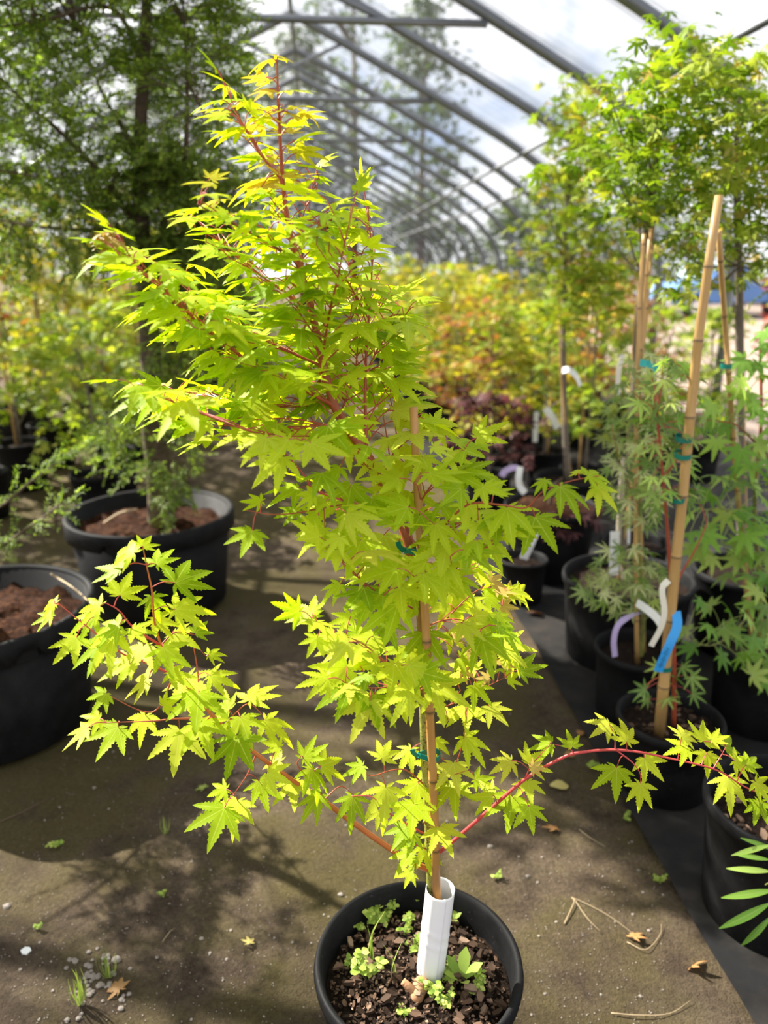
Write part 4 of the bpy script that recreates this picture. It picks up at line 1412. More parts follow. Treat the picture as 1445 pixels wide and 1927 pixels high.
def strip_tag(name, label, cat, pts, wide, width, mk, marks=None, group=None):
    pts = smooth_line([np.asarray(p) for p in pts], 5)
    o = thing(name, label, cat, pts[-1], group)
    MB().ribbon(pts, wide, width).build('strip', M[mk], o)
    if marks:
        mb = MB()
        t0, t1, n_ = marks
        t = np.gradient(pts, axis=0)
        for k in range(n_):
            s = t0 + (t1 - t0) * k / max(1, n_ - 1)
            i = s * (len(pts) - 1)
            a, b = int(i), min(len(pts) - 1, int(i) + 1)
            p = pts[a] + (pts[b] - pts[a]) * (i - a)
            tt = nrm(pts[b] - pts[a] if b > a else t[a])
            wv = nrm(np.asarray(wide) - tt * np.dot(wide, tt))
            nn = np.cross(tt, wv)
            if nn[1] > 0:
                nn = -nn
            mb.ribbon([p - tt * .0012 + nn * .0012, p, p + tt * .0012 + nn * .0012], wv, width * (.22 + .14 * ((k * 7) % 3)), .0004)
        mb.build('faded_print', M['ink'], o, kind='stuff')
    return o


rng = np.random.default_rng(101)

# --- slender lacy maple on the tall cane, right
x, y = .866, 2.030
r1 = thing('potted_maple', 'small lacy green maple tied to the tall leaning bamboo cane, blue tag', 'potted tree', (x, y, 0))
add_pot(r1, .157, .25, .84, .026)
s1 = add_soil(r1, .138, .205, 'soil', 8)
Y1 = 2.03
cane(r1, [at(1240, 1384, 1.985), at(1262, 1150, 2.0), at(1285, 930, 2.01), at(1308, 690, 2.02), at(1330, 520, 2.03), at(1353, 368, 2.04)], .0165, .0105, 'bamboo', nodes=.19)
stem = limb(r1, [at(1268, 1370, 2.03), at(1268, 1250, 2.04), at(1262, 1100, 2.04), at(1256, 1000, 2.05), at(1248, 900, 2.05), at(1236, 780, 2.05)], .0075, .0030, 'redbark', 'trunk')
st2 = limb(r1, [at(1264, 1120, 2.04), at(1282, 1080, 2.05), at(1308, 1035, 2.06), at(1330, 985, 2.08)], .004, .002, 'redbark')
st3 = limb(r1, [at(1248, 900, 2.05), at(1275, 860, 2.06), at(1300, 800, 2.07), at(1310, 740, 2.07)], .004, .002, 'redbark')
st4 = limb(r1, [at(1262, 1290, 2.03), at(1240, 1275, 2.00), at(1215, 1290, 1.98)], .003, .0015, 'redbark')
pp = np.concatenate([poly_points([(1205, 730), (1250, 660), (1310, 690), (1330, 760), (1300, 860), (1320, 960), (1275, 1000), (1215, 930), (1200, 820)], 60, rng, 2.07, .10, 13),
                     poly_points([(1195, 1310), (1235, 1255), (1300, 1250), (1305, 1310), (1250, 1325)], 10, rng, 2.02, .06, 16)])
leafy(r1, pp, [stem, st2, st3, st4], rng, (.042, .062), 'lacy', LEAF_LACY, .4, ('fresh', .18))
for px, py, Y in ((1288, 858, 2.0), (1276, 940, 1.995), (1252, 1257, 1.985), (1290, 826, 2.0)):
    c0 = at(px, py, Y)
    pts = [c0 + np.array((.022 * math.cos(a), .022 * math.sin(a) + .012, .004 * math.sin(a))) for a in np.linspace(0, 2 * math.pi, 15)]
    MB().ribbon(pts, (0, 0, 1), .013).build('tie_tape', M['tie'], r1)
loc, fr = chips(70, .13, .214, rng, .010, .028)
for i in range(70):
    o = bpy.data.objects.new('bark_chip', chip_me[i % 6])
    COL.objects.link(o)
    o.parent = s1
    o.matrix_local = Matrix([[*fr[i][0], loc[i][0]], [*fr[i][1], loc[i][1]], [*fr[i][2], loc[i][2]], [0, 0, 0, 1]])

# --- pale variegated maple behind it
x, y = .90, 2.44
r3 = thing('potted_maple', 'pale variegated small-leaved maple with bamboo canes and a lilac band', 'potted tree', (x, y, 0))
add_pot(r3, .154, .265, .85, .024)
add_soil(r3, .135, .215, 'soil', 4)
cane(r3, [at(1199, 1252, 2.40), at(1196, 1000, 2.42), at(1197, 800, 2.44), at(1200, 640, 2.46), at(1212, 440, 2.50)], .0082, .0060, 'bamboo', nodes=.2)
cane(r3, [at(1212, 1245, 2.46), at(1204, 900, 2.50), at(1206, 660, 2.50), at(1224, 430, 2.52)], .0070, .0050, 'bamboo', nodes=.22)
stem = limb(r3, [at(1205, 1250, 2.44), at(1210, 1150, 2.45), at(1200, 1000, 2.46), at(1206, 860, 2.47), at(1200, 720, 2.48)], .0095, .003, 'greenbark', 'trunk')
sa = limb(r3, [at(1208, 1120, 2.45), at(1170, 1060, 2.40), at(1130, 1085, 2.36), at(1105, 1100, 2.34)], .004, .0015, 'greenbark')
sb = limb(r3, [at(1203, 960, 2.46), at(1170, 880, 2.43), at(1150, 800, 2.42)], .004, .0015, 'greenbark')
sc_ = limb(r3, [at(1204, 900, 2.46), at(1235, 830, 2.45), at(1250, 740, 2.46)], .004, .0015, 'greenbark')
pp = np.concatenate([poly_points([(1135, 820), (1160, 720), (1200, 640), (1270, 690), (1270, 780), (1240, 860), (1250, 960), (1200, 1010), (1150, 960), (1135, 880)], 130, rng, 2.46, .14, 10),
                     poly_points([(1085, 1100), (1140, 1030), (1200, 1020), (1250, 1060), (1240, 1150), (1170, 1160), (1105, 1130)], 55, rng, 2.42, .10, 13)])
leafy(r3, pp, [stem, sa, sb, sc_], rng, (.040, .060), 'pale', LEAF_LACY, .45, ('lacy', .3), 'stem')

# --- fresh green maple at the right edge
x, y = 1.335, 2.39
r9 = thing('potted_maple', 'broad-leaved bright green maple at the right edge, leaning cane behind its leaves', 'potted tree', (x, y, 0))
add_pot(r9, .185, .300, .86, .026)
add_soil(r9, .164, .255, 'soil', 12)
cane(r9, [at(1418, 1225, 2.38), at(1402, 1080, 2.39), at(1385, 900, 2.38), at(1370, 690, 2.30), at(1352, 436, 2.07)], .0095, .0070, 'bamboo', nodes=.2)
stem = limb(r9, [at(1432, 1230, 2.39), at(1430, 1100, 2.40), at(1420, 950, 2.42), at(1432, 800, 2.42), at(1430, 640, 2.44)], .010, .004, 'greenbark', 'trunk')
sa = limb(r9, [at(1430, 1130, 2.40), at(1380, 1190, 2.28), at(1335, 1215, 2.22), at(1290, 1200, 2.18)], .004, .0015, 'greenbark')
sb = limb(r9, [at(1424, 1000, 2.41), at(1370, 960, 2.30), at(1320, 960, 2.24)], .004, .0015, 'greenbark')
sc_ = limb(r9, [at(1428, 840, 2.42), at(1385, 800, 2.32), at(1330, 790, 2.26)], .004, .0015, 'greenbark')
pp = np.concatenate([poly_points([(1275, 1200), (1280, 1130), (1340, 1120), (1395, 1150), (1445, 1080), (1470, 1270), (1420, 1290), (1380, 1240), (1320, 1240)], 22, rng, 2.22, .08, 24),
                     poly_points([(1280, 990), (1330, 900), (1400, 870), (1470, 850), (1470, 1080), (1400, 1100), (1330, 1060)], 36, rng, 2.28, .10, 20),
                     poly_points([(1310, 800), (1370, 720), (1470, 570), (1470, 830), (1400, 850), (1340, 830)], 26, rng, 2.32, .10, 22)])
leafy(r9, pp, [stem, sa, sb, sc_], rng, (.062, .085), 'fresh', LEAF_FRESH, .38, ('lacy', .3), 'stem')
MB().ribbon([at(1370, 690, 2.285) + np.array((.016 * math.cos(a), .016 * math.sin(a) + .014, 0)) for a in np.linspace(0, 6.28, 13)], (0, 0, 1), .014).build('tie_tape', M['tie'], r9)

# --- front right pot with a narrow-leaved plant reaching in from the side
x, y = .965, 1.535
r2 = thing('potted_maple', 'black pot at the right edge holding a plant with long narrow toothed leaves', 'potted tree', (x, y, 0))
add_pot(r2, .190, .330, .84, .032, 96)
s2 = add_soil(r2, .168, .270, 'soil', 17)
stem = limb(r2, [np.array((x + .03, y, .27)), np.array((x + .06, y - .02, .45)), np.array((x + .10, y - .05, .62))], .008, .003, 'greenbark', 'trunk')
sa = limb(r2, [np.array((x + .05, y - .02, .40)), at(1470, 1640, 1.36), at(1440, 1665, 1.32)], .003, .0015, 'greenbark')
STRAP = [leafblade(1.0, .15, .25, 8, 0.), leafblade(1.0, .13, .05, 8, 0.)]
pieces = []
for px, py, ang, L in [(1450, 1590, 165, 66), (1448, 1618, 190, 50), (1450, 1640, 185, 66), (1455, 1675, 170, 80), (1448, 1700, 150, 90), (1450, 1725, 130, 70), (1460, 1600, 200, 60)]:
    loc = at(px, py, 1.34)
    a = math.radians(ang)
    ax = math.cos(a) * np.array((1., 0, 0)) - math.sin(a) * np.array((0, SP, CP))
    pieces.append((loc, frame_from(ax, (rng.normal(0, .2), -.8, .8)), L * proj(loc)[2] / F_PX * 1.15, 'fresh'))
leaf_objects('leaf', pieces, STRAP, None, r2)
loc, fr = chips(80, .155, .282, rng, .010, .030)
for i in range(80):
    o = bpy.data.objects.new('bark_chip', chip_me[i % 6])
    COL.objects.link(o)
    o.parent = s2
    o.matrix_local = Matrix([[*fr[i][0], loc[i][0]], [*fr[i][1], loc[i][1]], [*fr[i][2], loc[i][2]], [0, 0, 0, 1]])


# --- the tall standards: crown drawn as a mass of leaves, too blurred to pick apart singly
def tall_maple(label, base, R, H, trunk, crown, N, Y, dY, key, canes, seed, size=(.036, .062), mixin=None, extra_limbs=(), pot_z=None):
    rr = np.random.default_rng(seed)
    root = thing('potted_maple', label, 'potted tree', (*base, 0))
    add_pot(root, R, H, .86, .030)
    add_soil(root, R - .022, H - .05, 'soil', seed)
    b0 = np.array((base[0], base[1], H - .05))
    tq = limb(root, [b0] + [at(*p) for p in trunk], .019, .008, 'greybark', 'trunk', 10)
    for c in canes:
        cane(root, [np.array((base[0] + .03 * (len(c) % 3 - 1), base[1] + .02, H - .05))] + [at(*p) for p in c], .0062, .0048, 'bamboo', nodes=.22)
    pts = poly_points(crown, N // 7, rr, Y, dY)
    top = tq[-1]
    tops = tq[len(tq) // 2:]
    for k in range(0, len(pts), max(1, len(pts) // 16)):
        p = pts[k]
        s = tops[int(np.argmin(np.abs(tops[:, 2] - (p[2] - .25))))]
        limb(root, [s, (s + p) / 2 + np.array((0, 0, -.03)), p], .005, .0015, 'greybark', 'branch', 6, 3)
    cl = np.concatenate([pts + rr.normal(0, 1, pts.shape) * np.array((.065, .065, .035)) for _ in range(7)])
    mb = MB()
    keys = [key] + ([mixin] if mixin else [])
    if mixin:
        hot = rr.random(len(cl)) < .22
        foliage_mesh(mb, cl[~hot], rr, LEAF_SMALL, *size, mi=0)
        foliage_mesh(mb, cl[hot], rr, LEAF_SMALL, *size, mi=1)
    else:
        foliage_mesh(mb, cl, rr, LEAF_SMALL, *size)
    mb.build('foliage', [M[k] for k in keys], root, smooth=False, kind='stuff')
    return root


CR_A = [(1238, 30), (1262, 40), (1290, 110), (1335, 190), (1330, 330), (1300, 400), (1245, 450), (1180, 410), (1130, 410), (1120, 300), (1112, 240), (1150, 150), (1200, 140)]
CR_B = [(1300, 90), (1365, 70), (1410, 110), (1440, 190), (1480, 200), (1480, 580), (1400, 470), (1350, 480), (1310, 570), (1240, 560), (1240, 470), (1300, 400), (1320, 250), (1290, 180)]
CR_C = [(1010, 350), (1030, 215), (1080, 150), (1130, 165), (1140, 250), (1150, 400), (1200, 450), (1180, 540), (1110, 580), (1085, 650), (1050, 640), (1040, 540), (995, 470), (1015, 400)]
tall_maple('tall green standard maple tied to three canes in a wide black pot', (.985, 2.88), .258, .355, [(1172, 1000, 2.88), (1190, 800, 2.88), (1206, 560, 2.88), (1224, 400, 2.88), (1240, 255, 2.88), (1244, 120, 2.88)], CR_A, 850, 2.88, .34, 'tallgreen',
           [[(1178, 900, 2.90), (1192, 640, 2.90), (1214, 430, 2.88)], [(1190, 900, 2.84), (1212, 640, 2.84), (1232, 400, 2.86)], [(1184, 900, 2.93), (1205, 600, 2.92), (1226, 360, 2.90)]], 61)
tall_maple('tall yellow-green standard maple whose crown reaches past the right edge', (1.49, 2.96), .200, .35, [(1392, 800, 2.98), (1390, 500, 3.0), (1385, 330, 3.0), (1390, 170, 3.0)], CR_B, 1300, 3.0, .42, 'tallyellow',
           [[(1400, 800, 3.02), (1396, 520, 3.02)]], 62, mixin='tallgreen')
tall_maple('tall slim maple with orange-tipped leaves left of the three-cane standard', (1.10, 4.45), .20, .35, [(1060, 700, 4.45), (1062, 560, 4.45), (1066, 400, 4.45), (1085, 220, 4.45)], CR_C, 1400, 4.45, .34, 'orange_tip',
           [[(1056, 720, 4.42), (1052, 560, 4.42)]], 63, size=(.042, .07))

# tall plant hot tips at the very top right: red shoots
# --- pots behind, right of the aisle
p5 = thing('nursery_pot', 'small black pot of bare soil with a white tag leaning in it', 'plant pot', (.662, 3.42, 0))
add_pot(p5, .118, .225, .82, .018)
add_soil(p5, .104, .185, 'soil', 31)
p6 = thing('potted_maple', 'low purple-leaved maple drooping over a wide mulched black pot', 'potted tree', (.862, 3.80, 0))
add_pot(p6, .238, .375, .86, .030)
add_soil(p6, .216, .352, 'mulch', 33)
stem = limb(p6, [np.array((.86, 3.82, .35)), np.array((.87, 3.80, .46)), np.array((.90, 3.76, .52))], .012, .006, 'brownbark', 'trunk')
mb = MB()
rr = np.random.default_rng(9)
a = rr.uniform(0, 6.28, 120)
r_ = rr.uniform(.16, .27, 120)
pts = np.stack([.862 + r_ * np.cos(a), 3.80 + r_ * np.sin(a), .36 + rr.uniform(-.07, .03, 120)], 1)
pts = pts[pts[:, 1] < 3.80]
foliage_mesh(mb, pts, rr, LEAF_THIN, .05, .08)
mb.build('foliage', M['purple'], p6, kind='stuff')
p7 = thing('nursery_pot', 'black pot with a raised inner rim standing behind the three-cane standard', 'plant pot', (1.235, 3.56, 0))
add_pot(p7, .165, .26, .84, .024)
add_soil(p7, .146, .21, 'soil', 37)

# ------------------------------------------------------------------ tags on the plants at the right
WX = (1, 0.15, 0)
strip_tag('plant_tag', 'white stick tag leaning in the small bare-soil pot', 'plant tag', [at(985, 1052, 3.40), at(996, 1028, 3.40), at(1008, 1000, 3.41)], WX, .042, 'tagwhite', (.35, .9, 7))
strip_tag('plant_tag', 'white stick tag standing in the wide pot beside the grey stake', 'plant tag', [at(1155, 1082, 2.76), at(1156, 1040, 2.77), at(1157, 1000, 2.78)], WX, .038, 'tagwhite', (.2, .8, 9))
strip_tag('plant_tag', 'white stick tag standing in the pot with the raised inner rim', 'plant tag', [at(1178, 1024, 3.48), at(1179, 985, 3.50), at(1181, 948, 3.52)], WX, .036, 'tagwhite')
strip_tag('plant_tag', 'lilac band tag looping over into the pale maple pot', 'plant tag', [at(1205, 1152, 2.40), at(1180, 1162, 2.36), at(1162, 1178, 2.34), at(1155, 1205, 2.33), at(1157, 1236, 2.33)], WX, .020, 'taglilac')
strip_tag('plant_tag', 'short white loop tag between the pale maple and the tall cane', 'plant tag', [at(1198, 1134, 2.30), at(1215, 1145, 2.24), at(1235, 1162, 2.20), at(1246, 1178, 2.18)], (.35, 0, 1), .026, 'tagwhite')
strip_tag('plant_tag', 'long cream tag curling down beside the tall leaning cane', 'plant tag', [at(1258, 1092, 1.99), at(1246, 1108, 1.975), at(1250, 1150, 1.965), at(1244, 1180, 1.96), at(1225, 1216, 1.955)], WX, .018, 'tagcream')
strip_tag('plant_tag', 'bright blue plastic tag tied to the tall leaning cane', 'plant tag', [at(1272, 1150, 1.99), at(1274, 1178, 1.965), at(1262, 1208, 1.95), at(1248, 1240, 1.945), at(1238, 1264, 1.945)], (1, 0, .42), .026, 'tagblue', (.60, .90, 10))
strip_tag('plant_tag', 'white loop tag with a pink tip hanging among the far maples', 'plant tag', [at(1026, 768, 4.8), at(1038, 784, 4.78), at(1050, 806, 4.78)], (.8, 0, .6), .045, 'tagwhite')
strip_tag('plant_tag', 'white tag hanging upright below the pink-tipped one', 'plant tag', [at(1010, 775, 4.9), at(1008, 800, 4.9), at(1007, 832, 4.9)], WX, .034, 'tagwhite')
strip_tag('plant_tag', 'white tag bowed over on a cane behind the pale maple', 'plant tag', [at(1058, 697, 4.3), at(1070, 696, 4.28), at(1084, 708, 4.27), at(1092, 726, 4.27)], (.2, .6, .9), .036, 'tagwhite')
strip_tag('plant_tag', 'white strip tag hanging left of the canes above the pale maple', 'plant tag', [at(1173, 668, 3.0), at(1166, 690, 2.98), at(1163, 720, 2.98), at(1165, 746, 2.98)], WX, .020, 'tagwhite')
strip_tag('ribbon', 'teal plastic ribbon knotted round the canes above the pale maple', 'ribbon', [at(1204, 682, 2.44), at(1216, 684, 2.42), at(1226, 688, 2.42), at(1236, 697, 2.42)], (0, .3, 1), .022, 'teal')
strip_tag('plant_tag', 'lilac band tag in the mulched pot of the purple maple', 'plant tag', [at(944, 896, 3.70), at(950, 887, 3.70), at(962, 881, 3.70), at(972, 880, 3.72)], (.2, 0, 1), .030, 'taglilac')
strip_tag('plant_tag', 'white curled tag sticking up from the mulched purple maple pot', 'plant tag', [at(988, 928, 3.66), at(978, 915, 3.66), at(976, 898, 3.66), at(979, 878, 3.68)], WX, .032, 'tagwhite')
cane(None, [at(1161, 1075, 2.80), at(1166, 950, 2.82), at(1172, 860, 2.84)], .010, .008, 'bamboo_grey', 'grey_stake')
tag(bpy.data.objects['grey_stake'], 'weathered grey stake standing in the wide pot of the three-cane standard', 'stake')

# ------------------------------------------------------------------ big pots at the left: conifers
LEAFLET = [(np.array([(0, 0, 0), (-.16, .45, .02), (0, 1, -.05), (.16, .45, .02)]), [(0, 1, 2, 3)], np.array([0., 1, 1, 1]))]


def sprays(mb, paths, rng, leaflet=(.018, .028), step=.011, tiltz=.35):
    """Flat two-ranked sprays of short leaflets along thin twigs."""
    fr, loc, sz = [], [], []
    for p in paths:
        seg = np.r_[0, np.cumsum(np.linalg.norm(np.diff(p, axis=0), axis=1))]
        n_ = max(2, int(seg[-1] / step))
        s = np.linspace(.1, 1, n_) * seg[-1]
        q = np.stack([np.interp(s, seg, p[:, i]) for i in range(3)], 1)
        T = nrm(p[-1] - p[0])
        nz = nrm((rng.normal(0, tiltz), rng.normal(0, tiltz), 1))
        lat = nrm(np.cross(T, nz))
        for e in (1, -1):
            ax = T[None] * .55 + lat[None] * e + rng.normal(0, .28, (n_, 3))
            ax /= np.linalg.norm(ax, axis=1)[:, None]
            z = nz[None] + rng.normal(0, .3, (n_, 3))
            z -= ax * np.sum(ax * z, 1)[:, None]
            z /= np.linalg.norm(z, axis=1)[:, None]
            fr.append(np.stack([np.cross(ax, z), ax, z], 2))
            loc.append(q)
            sz.append(rng.uniform(*leaflet, n_))
    fr, loc, sz = np.concatenate(fr), np.concatenate(loc), np.concatenate(sz)
    tv, tf, ta = LEAFLET[0]
    mb.stamp(tv, tf, fr * sz[:, None, None], loc, ta)


def conifer(label, base, R, H, notches, trunk, limbs, zones, seed, mk='mulch', amp=.03, leaflet=(.022, .034), extra=None):
    rr = np.random.default_rng(seed)
    root = thing('potted_conifer', label, 'potted tree', (*base, 0))
    add_big_pot(root, R, H, notches)
    so = add_soil(root, R - .034, H - .085, mk, seed, amp)
    tq = limb(root, trunk[0], trunk[1], trunk[2], 'mossbark', 'trunk', 14, 6)
    qs = [tq]
    for pts, r0 in limbs:
        qs.append(limb(root, pts, r0, .003, 'brownbark', 'branch', 8, 5))
    Q = np.concatenate([q[2:] for q in qs])
    tw, paths = MB(), []
    for lo, hi, n_, cen, ln in zones:
        lo, hi = np.array(lo), np.array(hi)
        P = rr.uniform(lo, hi, (n_, 3))
        for p in P:
            s = Q[int(np.argmin(np.sum((Q - p) ** 2, 1)))]
            v = p - s
            d = np.linalg.norm(v)
            start = s if d < .45 else p - nrm(v) * .45
            mid = (start + p) / 2 + np.array((0, 0, .05))
            path = smooth_line([start, mid, p], 4)
            tw.tube(path, np.linspace(.0028, .0012, len(path)), 4, cap=False)
            for k in range(cen):
                b = path[rr.integers(3, len(path))]
                dirv = nrm(nrm(v) * .7 + rr.normal(0, .55, 3) * np.array((1, 1, .45)) + np.array((0, 0, -.12)))
                L_ = ln * rr.uniform(.6, 1.2)
                e = b + dirv * L_ + np.array((0, 0, -.03 * rr.random()))
                pth = np.array([b, (b + e) / 2 + (0, 0, .008), e])
                tw.tube(pth, .0010, 3, cap=False)
                paths.append(pth)
    mb = MB()
    sprays(mb, paths, rr, leaflet)
    mb.build('needle_sprays', M['needle'], root, kind='stuff')
    tw.build('twigs', M['brownbark'], root, kind='stuff')
    return root


YC = 3.45
cx_, cy_ = -1.098, 3.448
c2 = conifer('tall dark conifer with a mossy trunk in a big black pot behind the maple', (cx_, cy_), .386, .45, [(math.radians(-101), .075), (math.radians(79), .075)],
             ([np.array((-1.05, 3.44, .36)), at(300, 900, 3.44), at(288, 800, 3.44), at(284, 680, 3.44), at(276, 560, 3.44), at(266, 420, 3.44), at(264, 260, 3.44), at(272, 100, 3.44), at(280, -120, 3.44)], .064, .016),
             [([at(300, 500, 3.44), at(312, 400, 3.42), at(345, 320, 3.40), at(352, 200, 3.40), at(350, 100, 3.40), at(340, -60, 3.4)], .018),
              ([at(306, 478, 3.43), at(355, 430, 3.42), at(410, 390, 3.42), at(470, 330, 3.45)], .018),
              ([at(262, 440, 3.44), at(200, 340, 3.40), at(110, 245, 3.36), at(55, 200, 3.34), at(-10, 135, 3.30)], .014),
              ([at(266, 300, 3.44), at(225, 230, 3.5), at(190, 170, 3.55), at(150, 60, 3.6)], .012),
              ([at(270, 120, 3.44), at(210, 15, 3.40), at(90, 36, 3.34), at(-20, 54, 3.30)], .012),
              ([at(352, 150, 3.40), at(368, 185, 3.3), at(392, 228, 3.25)], .008),
              ([at(280, 640, 3.44), at(340, 650, 3.40), at(400, 640, 3.36)], .010),
              ([at(284, 700, 3.44), at(350, 720, 3.5), at(420, 700, 3.55)], .009),
              ([at(290, 780, 3.44), at(250, 770, 3.35), at(200, 790, 3.28)], .007),
              ([at(292, 830, 3.44), at(345, 850, 3.36), at(360, 930, 3.30)], .006),
              ([at(264, 430, 3.44), at(155, 432, 3.36), at(60, 425, 3.30), at(-10, 412, 3.28)], .010),
              ([at(262, 330, 3.44), at(120, 335, 3.36), at(0, 322, 3.3)], .008)],
             [((-1.75, 3.0, 1.85), (-.55, 3.9, 3.0), 420, 6, .16), ((-1.8, 3.1, 1.45), (-.62, 3.7, 1.9), 75, 5, .14), ((-.98, 3.25, 1.05), (-.52, 3.7, 1.9), 200, 6, .14), ((-1.35, 3.2, 1.55), (-.75, 3.6, 2.0), 110, 5, .13),
              ((-1.25, 3.15, .60), (-.80, 3.5, 1.05), 50, 3, .10), ((-1.0, 3.15, .46), (-.86, 3.35, .70), 14, 3, .09)], 71)
c1 = conifer('conifer in the nearest big black pot at the left edge, its trunk out of view', (-1.375, 2.395), .372, .45, [(math.radians(-43), .105), (math.radians(137), .105)],
             ([np.array((-1.50, 2.42, .36)), np.array((-1.52, 2.43, .9)), np.array((-1.50, 2.45, 1.15)), np.array((-1.48, 2.44, 1.35))], .040, .008),
             [([np.array((-1.52, 2.43, .80)), at(-40, 1040, 2.5), at(50, 995, 2.5), at(120, 945, 2.52)], .007), ([np.array((-1.52, 2.43, .95)), at(-30, 960, 2.6), at(60, 905, 2.66), at(140, 845, 2.75)], .007),
              ([np.array((-1.52, 2.44, .8)), np.array((-1.75, 2.3, .95)), np.array((-1.95, 2.15, 1.0))], .008)],
             [((-1.78, 2.05, .80), (-1.36, 2.45, 1.12), 30, 4, .13)], 72)
# low needle sprays of that conifer that do show: two drooping arms
rr = np.random.default_rng(77)
paths = []
for a, b in (((-40, 1040, 2.5), (135, 940, 2.52)), ((-30, 960, 2.6), (150, 842, 2.75)), ((150, 845, 2.75), (230, 770, 2.9))):
    A, B = at(*a), at(*b)
    for k in range(34):
        t = rr.uniform(.05, 1)
        s = A + (B - A) * t
        d_ = nrm(nrm(B - A) * .8 + rr.normal(0, .7, 3))
        paths.append(np.array([s, s + d_ * .045, s + d_ * .085 + (0, 0, -.012)]))
mb = MB()
sprays(mb, paths, rr, (.014, .022), .009)
mb.build('needle_sprays', M['needle'], c1, kind='stuff')
for px, py, r0 in ((230, 1000, .1),):
    q = [at(330, 990, 3.22), at(240, 975, 3.2), at(205, 1005, 3.12), at(210, 1030, 3.08)]
# dry stalk leaning out of the near pot and a bleached stick in the big one
tag(MB().tube(smooth_line([at(96, 1080, 2.42), at(140, 1108, 2.22), at(170, 1135, 2.04)], 4), np.linspace(.004, .002, 9), 6).build('dry_stalk', M['root'], smooth=True), 'dry tan stalk lying across the rim of the nearest left pot', 'stalk')
tag(MB().tube(smooth_line([at(196, 985, 3.33), at(225, 966, 3.30), at(258, 958, 3.26)], 4), np.linspace(.007, .004, 9), 6).build('dry_stalk', M['root'], smooth=True), 'bleached stick lying on the bark mulch beside the mossy trunk', 'stalk')

# ------------------------------------------------------------------ ranks of potted maples down the house


def rank_plant(label, group, loc, H, R, cr, z0, top, key, N, seed, cane_h=0, mixin=None, size=(.05, .078)):
    rr = np.random.default_rng(seed)
    root = thing('potted_maple', label, 'potted tree', (0, 0, 0), group)
    pot_mesh(R, H, .85, .024, sides=28).build('pot', M['pot'], root, (0, 0, 0), True)
    add_soil_lite(root, R - .02, H - .05)
    lean = rr.normal(0, .05, 2)
    tp = np.array((lean[0], lean[1], top - .15))
    q = smooth_line([np.array((0, 0, H - .05)), np.array((rr.normal(0, .02), rr.normal(0, .02), (H + top) / 2)), tp], 5)
    MB().tube(q, np.linspace(.012, .004, len(q)), 7).build('trunk', M['greybark'], root, (0, 0, 0), True)
    n_c = max(6, N // 9)
    a = rr.uniform(0, 6.28, n_c)
    u = rr.uniform(0, 1, n_c)
    zz = z0 + (top - z0) * u
    w_ = cr * np.sqrt(rr.uniform(.1, 1, n_c)) * np.interp(u, [0, .3, .7, 1], [.7, 1, .85, .25])
    cen = np.stack([lean[0] * u + w_ * np.cos(a), lean[1] * u + w_ * np.sin(a), zz], 1)
    br = MB()
    for c in cen[:14]:
        s = q[int(np.argmin(np.abs(q[:, 2] - max(H, c[2] - .18))))]
        br.tube([s, (s + c) / 2, c], [.004, .003, .0015], 4, cap=False)
    br.build('branches', M['greybark'], root, (0, 0, 0), kind='stuff')
    cl = np.concatenate([cen + rr.normal(0, 1, cen.shape) * np.array((.06, .06, .025)) for _ in range(9)])
    mb = MB()
    if mixin:
        hot = cl[:, 2] > z0 + (top - z0) * .62
        hot &= rr.random(len(cl)) < .6
        foliage_mesh(mb, cl[~hot], rr, LEAF_SMALL, *size, mi=0)
        foliage_mesh(mb, cl[hot], rr, LEAF_SMALL, *size, mi=1)
    else:
        foliage_mesh(mb, cl, rr, LEAF_SMALL, *size)
    mb.build('foliage', [M[key]] + ([M[mixin]] if mixin else []), root, (0, 0, 0), kind='stuff')
    if cane_h:
        bamboo([np.array((.03, -.02, H - .05)), np.array((.032, -.02, cane_h))], .008, .006, .22, 7).build('bamboo_stake', M['bamboo'], root, (0, 0, 0), True)
    root.location = tuple(loc)
    return root


def add_soil_lite(root, R, z):
    vs = [(0, 0, z + .01)] + [(R * math.cos(2 * math.pi * k / 24), R * math.sin(2 * math.pi * k / 24), z) for k in range(24)]
    return MB().add(vs, [(0, 1 + k, 1 + (k + 1) % 24) for k in range(24)]).build('soil', M['soil'], root, (0, 0, 0))


RIGHT_KINDS = [
    ('yellow potted maple in the blurred ranks right of the aisle', 'yellow maples in the right ranks', dict(H=.30, R=.16, cr=.34, z0=.50, top=1.45, key='yellow', N=420, cane_h=1.35)),
    ('gold and orange potted maple in the blurred ranks right of the aisle', 'gold and orange maples in the right ranks', dict(H=.28, R=.15, cr=.32, z0=.45, top=1.30, key='yellow', N=380, cane_h=1.2, mixin='orange_tip')),
    ('yellow-green potted maple in the blurred ranks right of the aisle', 'yellow-green maples in the right ranks', dict(H=.30, R=.16, cr=.36, z0=.5, top=1.55, key='green', N=440, cane_h=1.3, mixin='yellow')),
    ('green potted maple in the blurred ranks right of the aisle', 'green maples in the right ranks', dict(H=.28, R=.15, cr=.33, z0=.42, top=1.25, key='green', N=380)),
    ('low dark red potted maple in the blurred ranks right of the aisle', 'low red maples in the right ranks', dict(H=.28, R=.15, cr=.30, z0=.36, top=.80, key='purple', N=260)),
    ('orange-red potted maple in the blurred ranks right of the aisle', 'orange-red maples in the right ranks', dict(H=.28, R=.15, cr=.34, z0=.45, top=1.35, key='orange', N=320)),
]
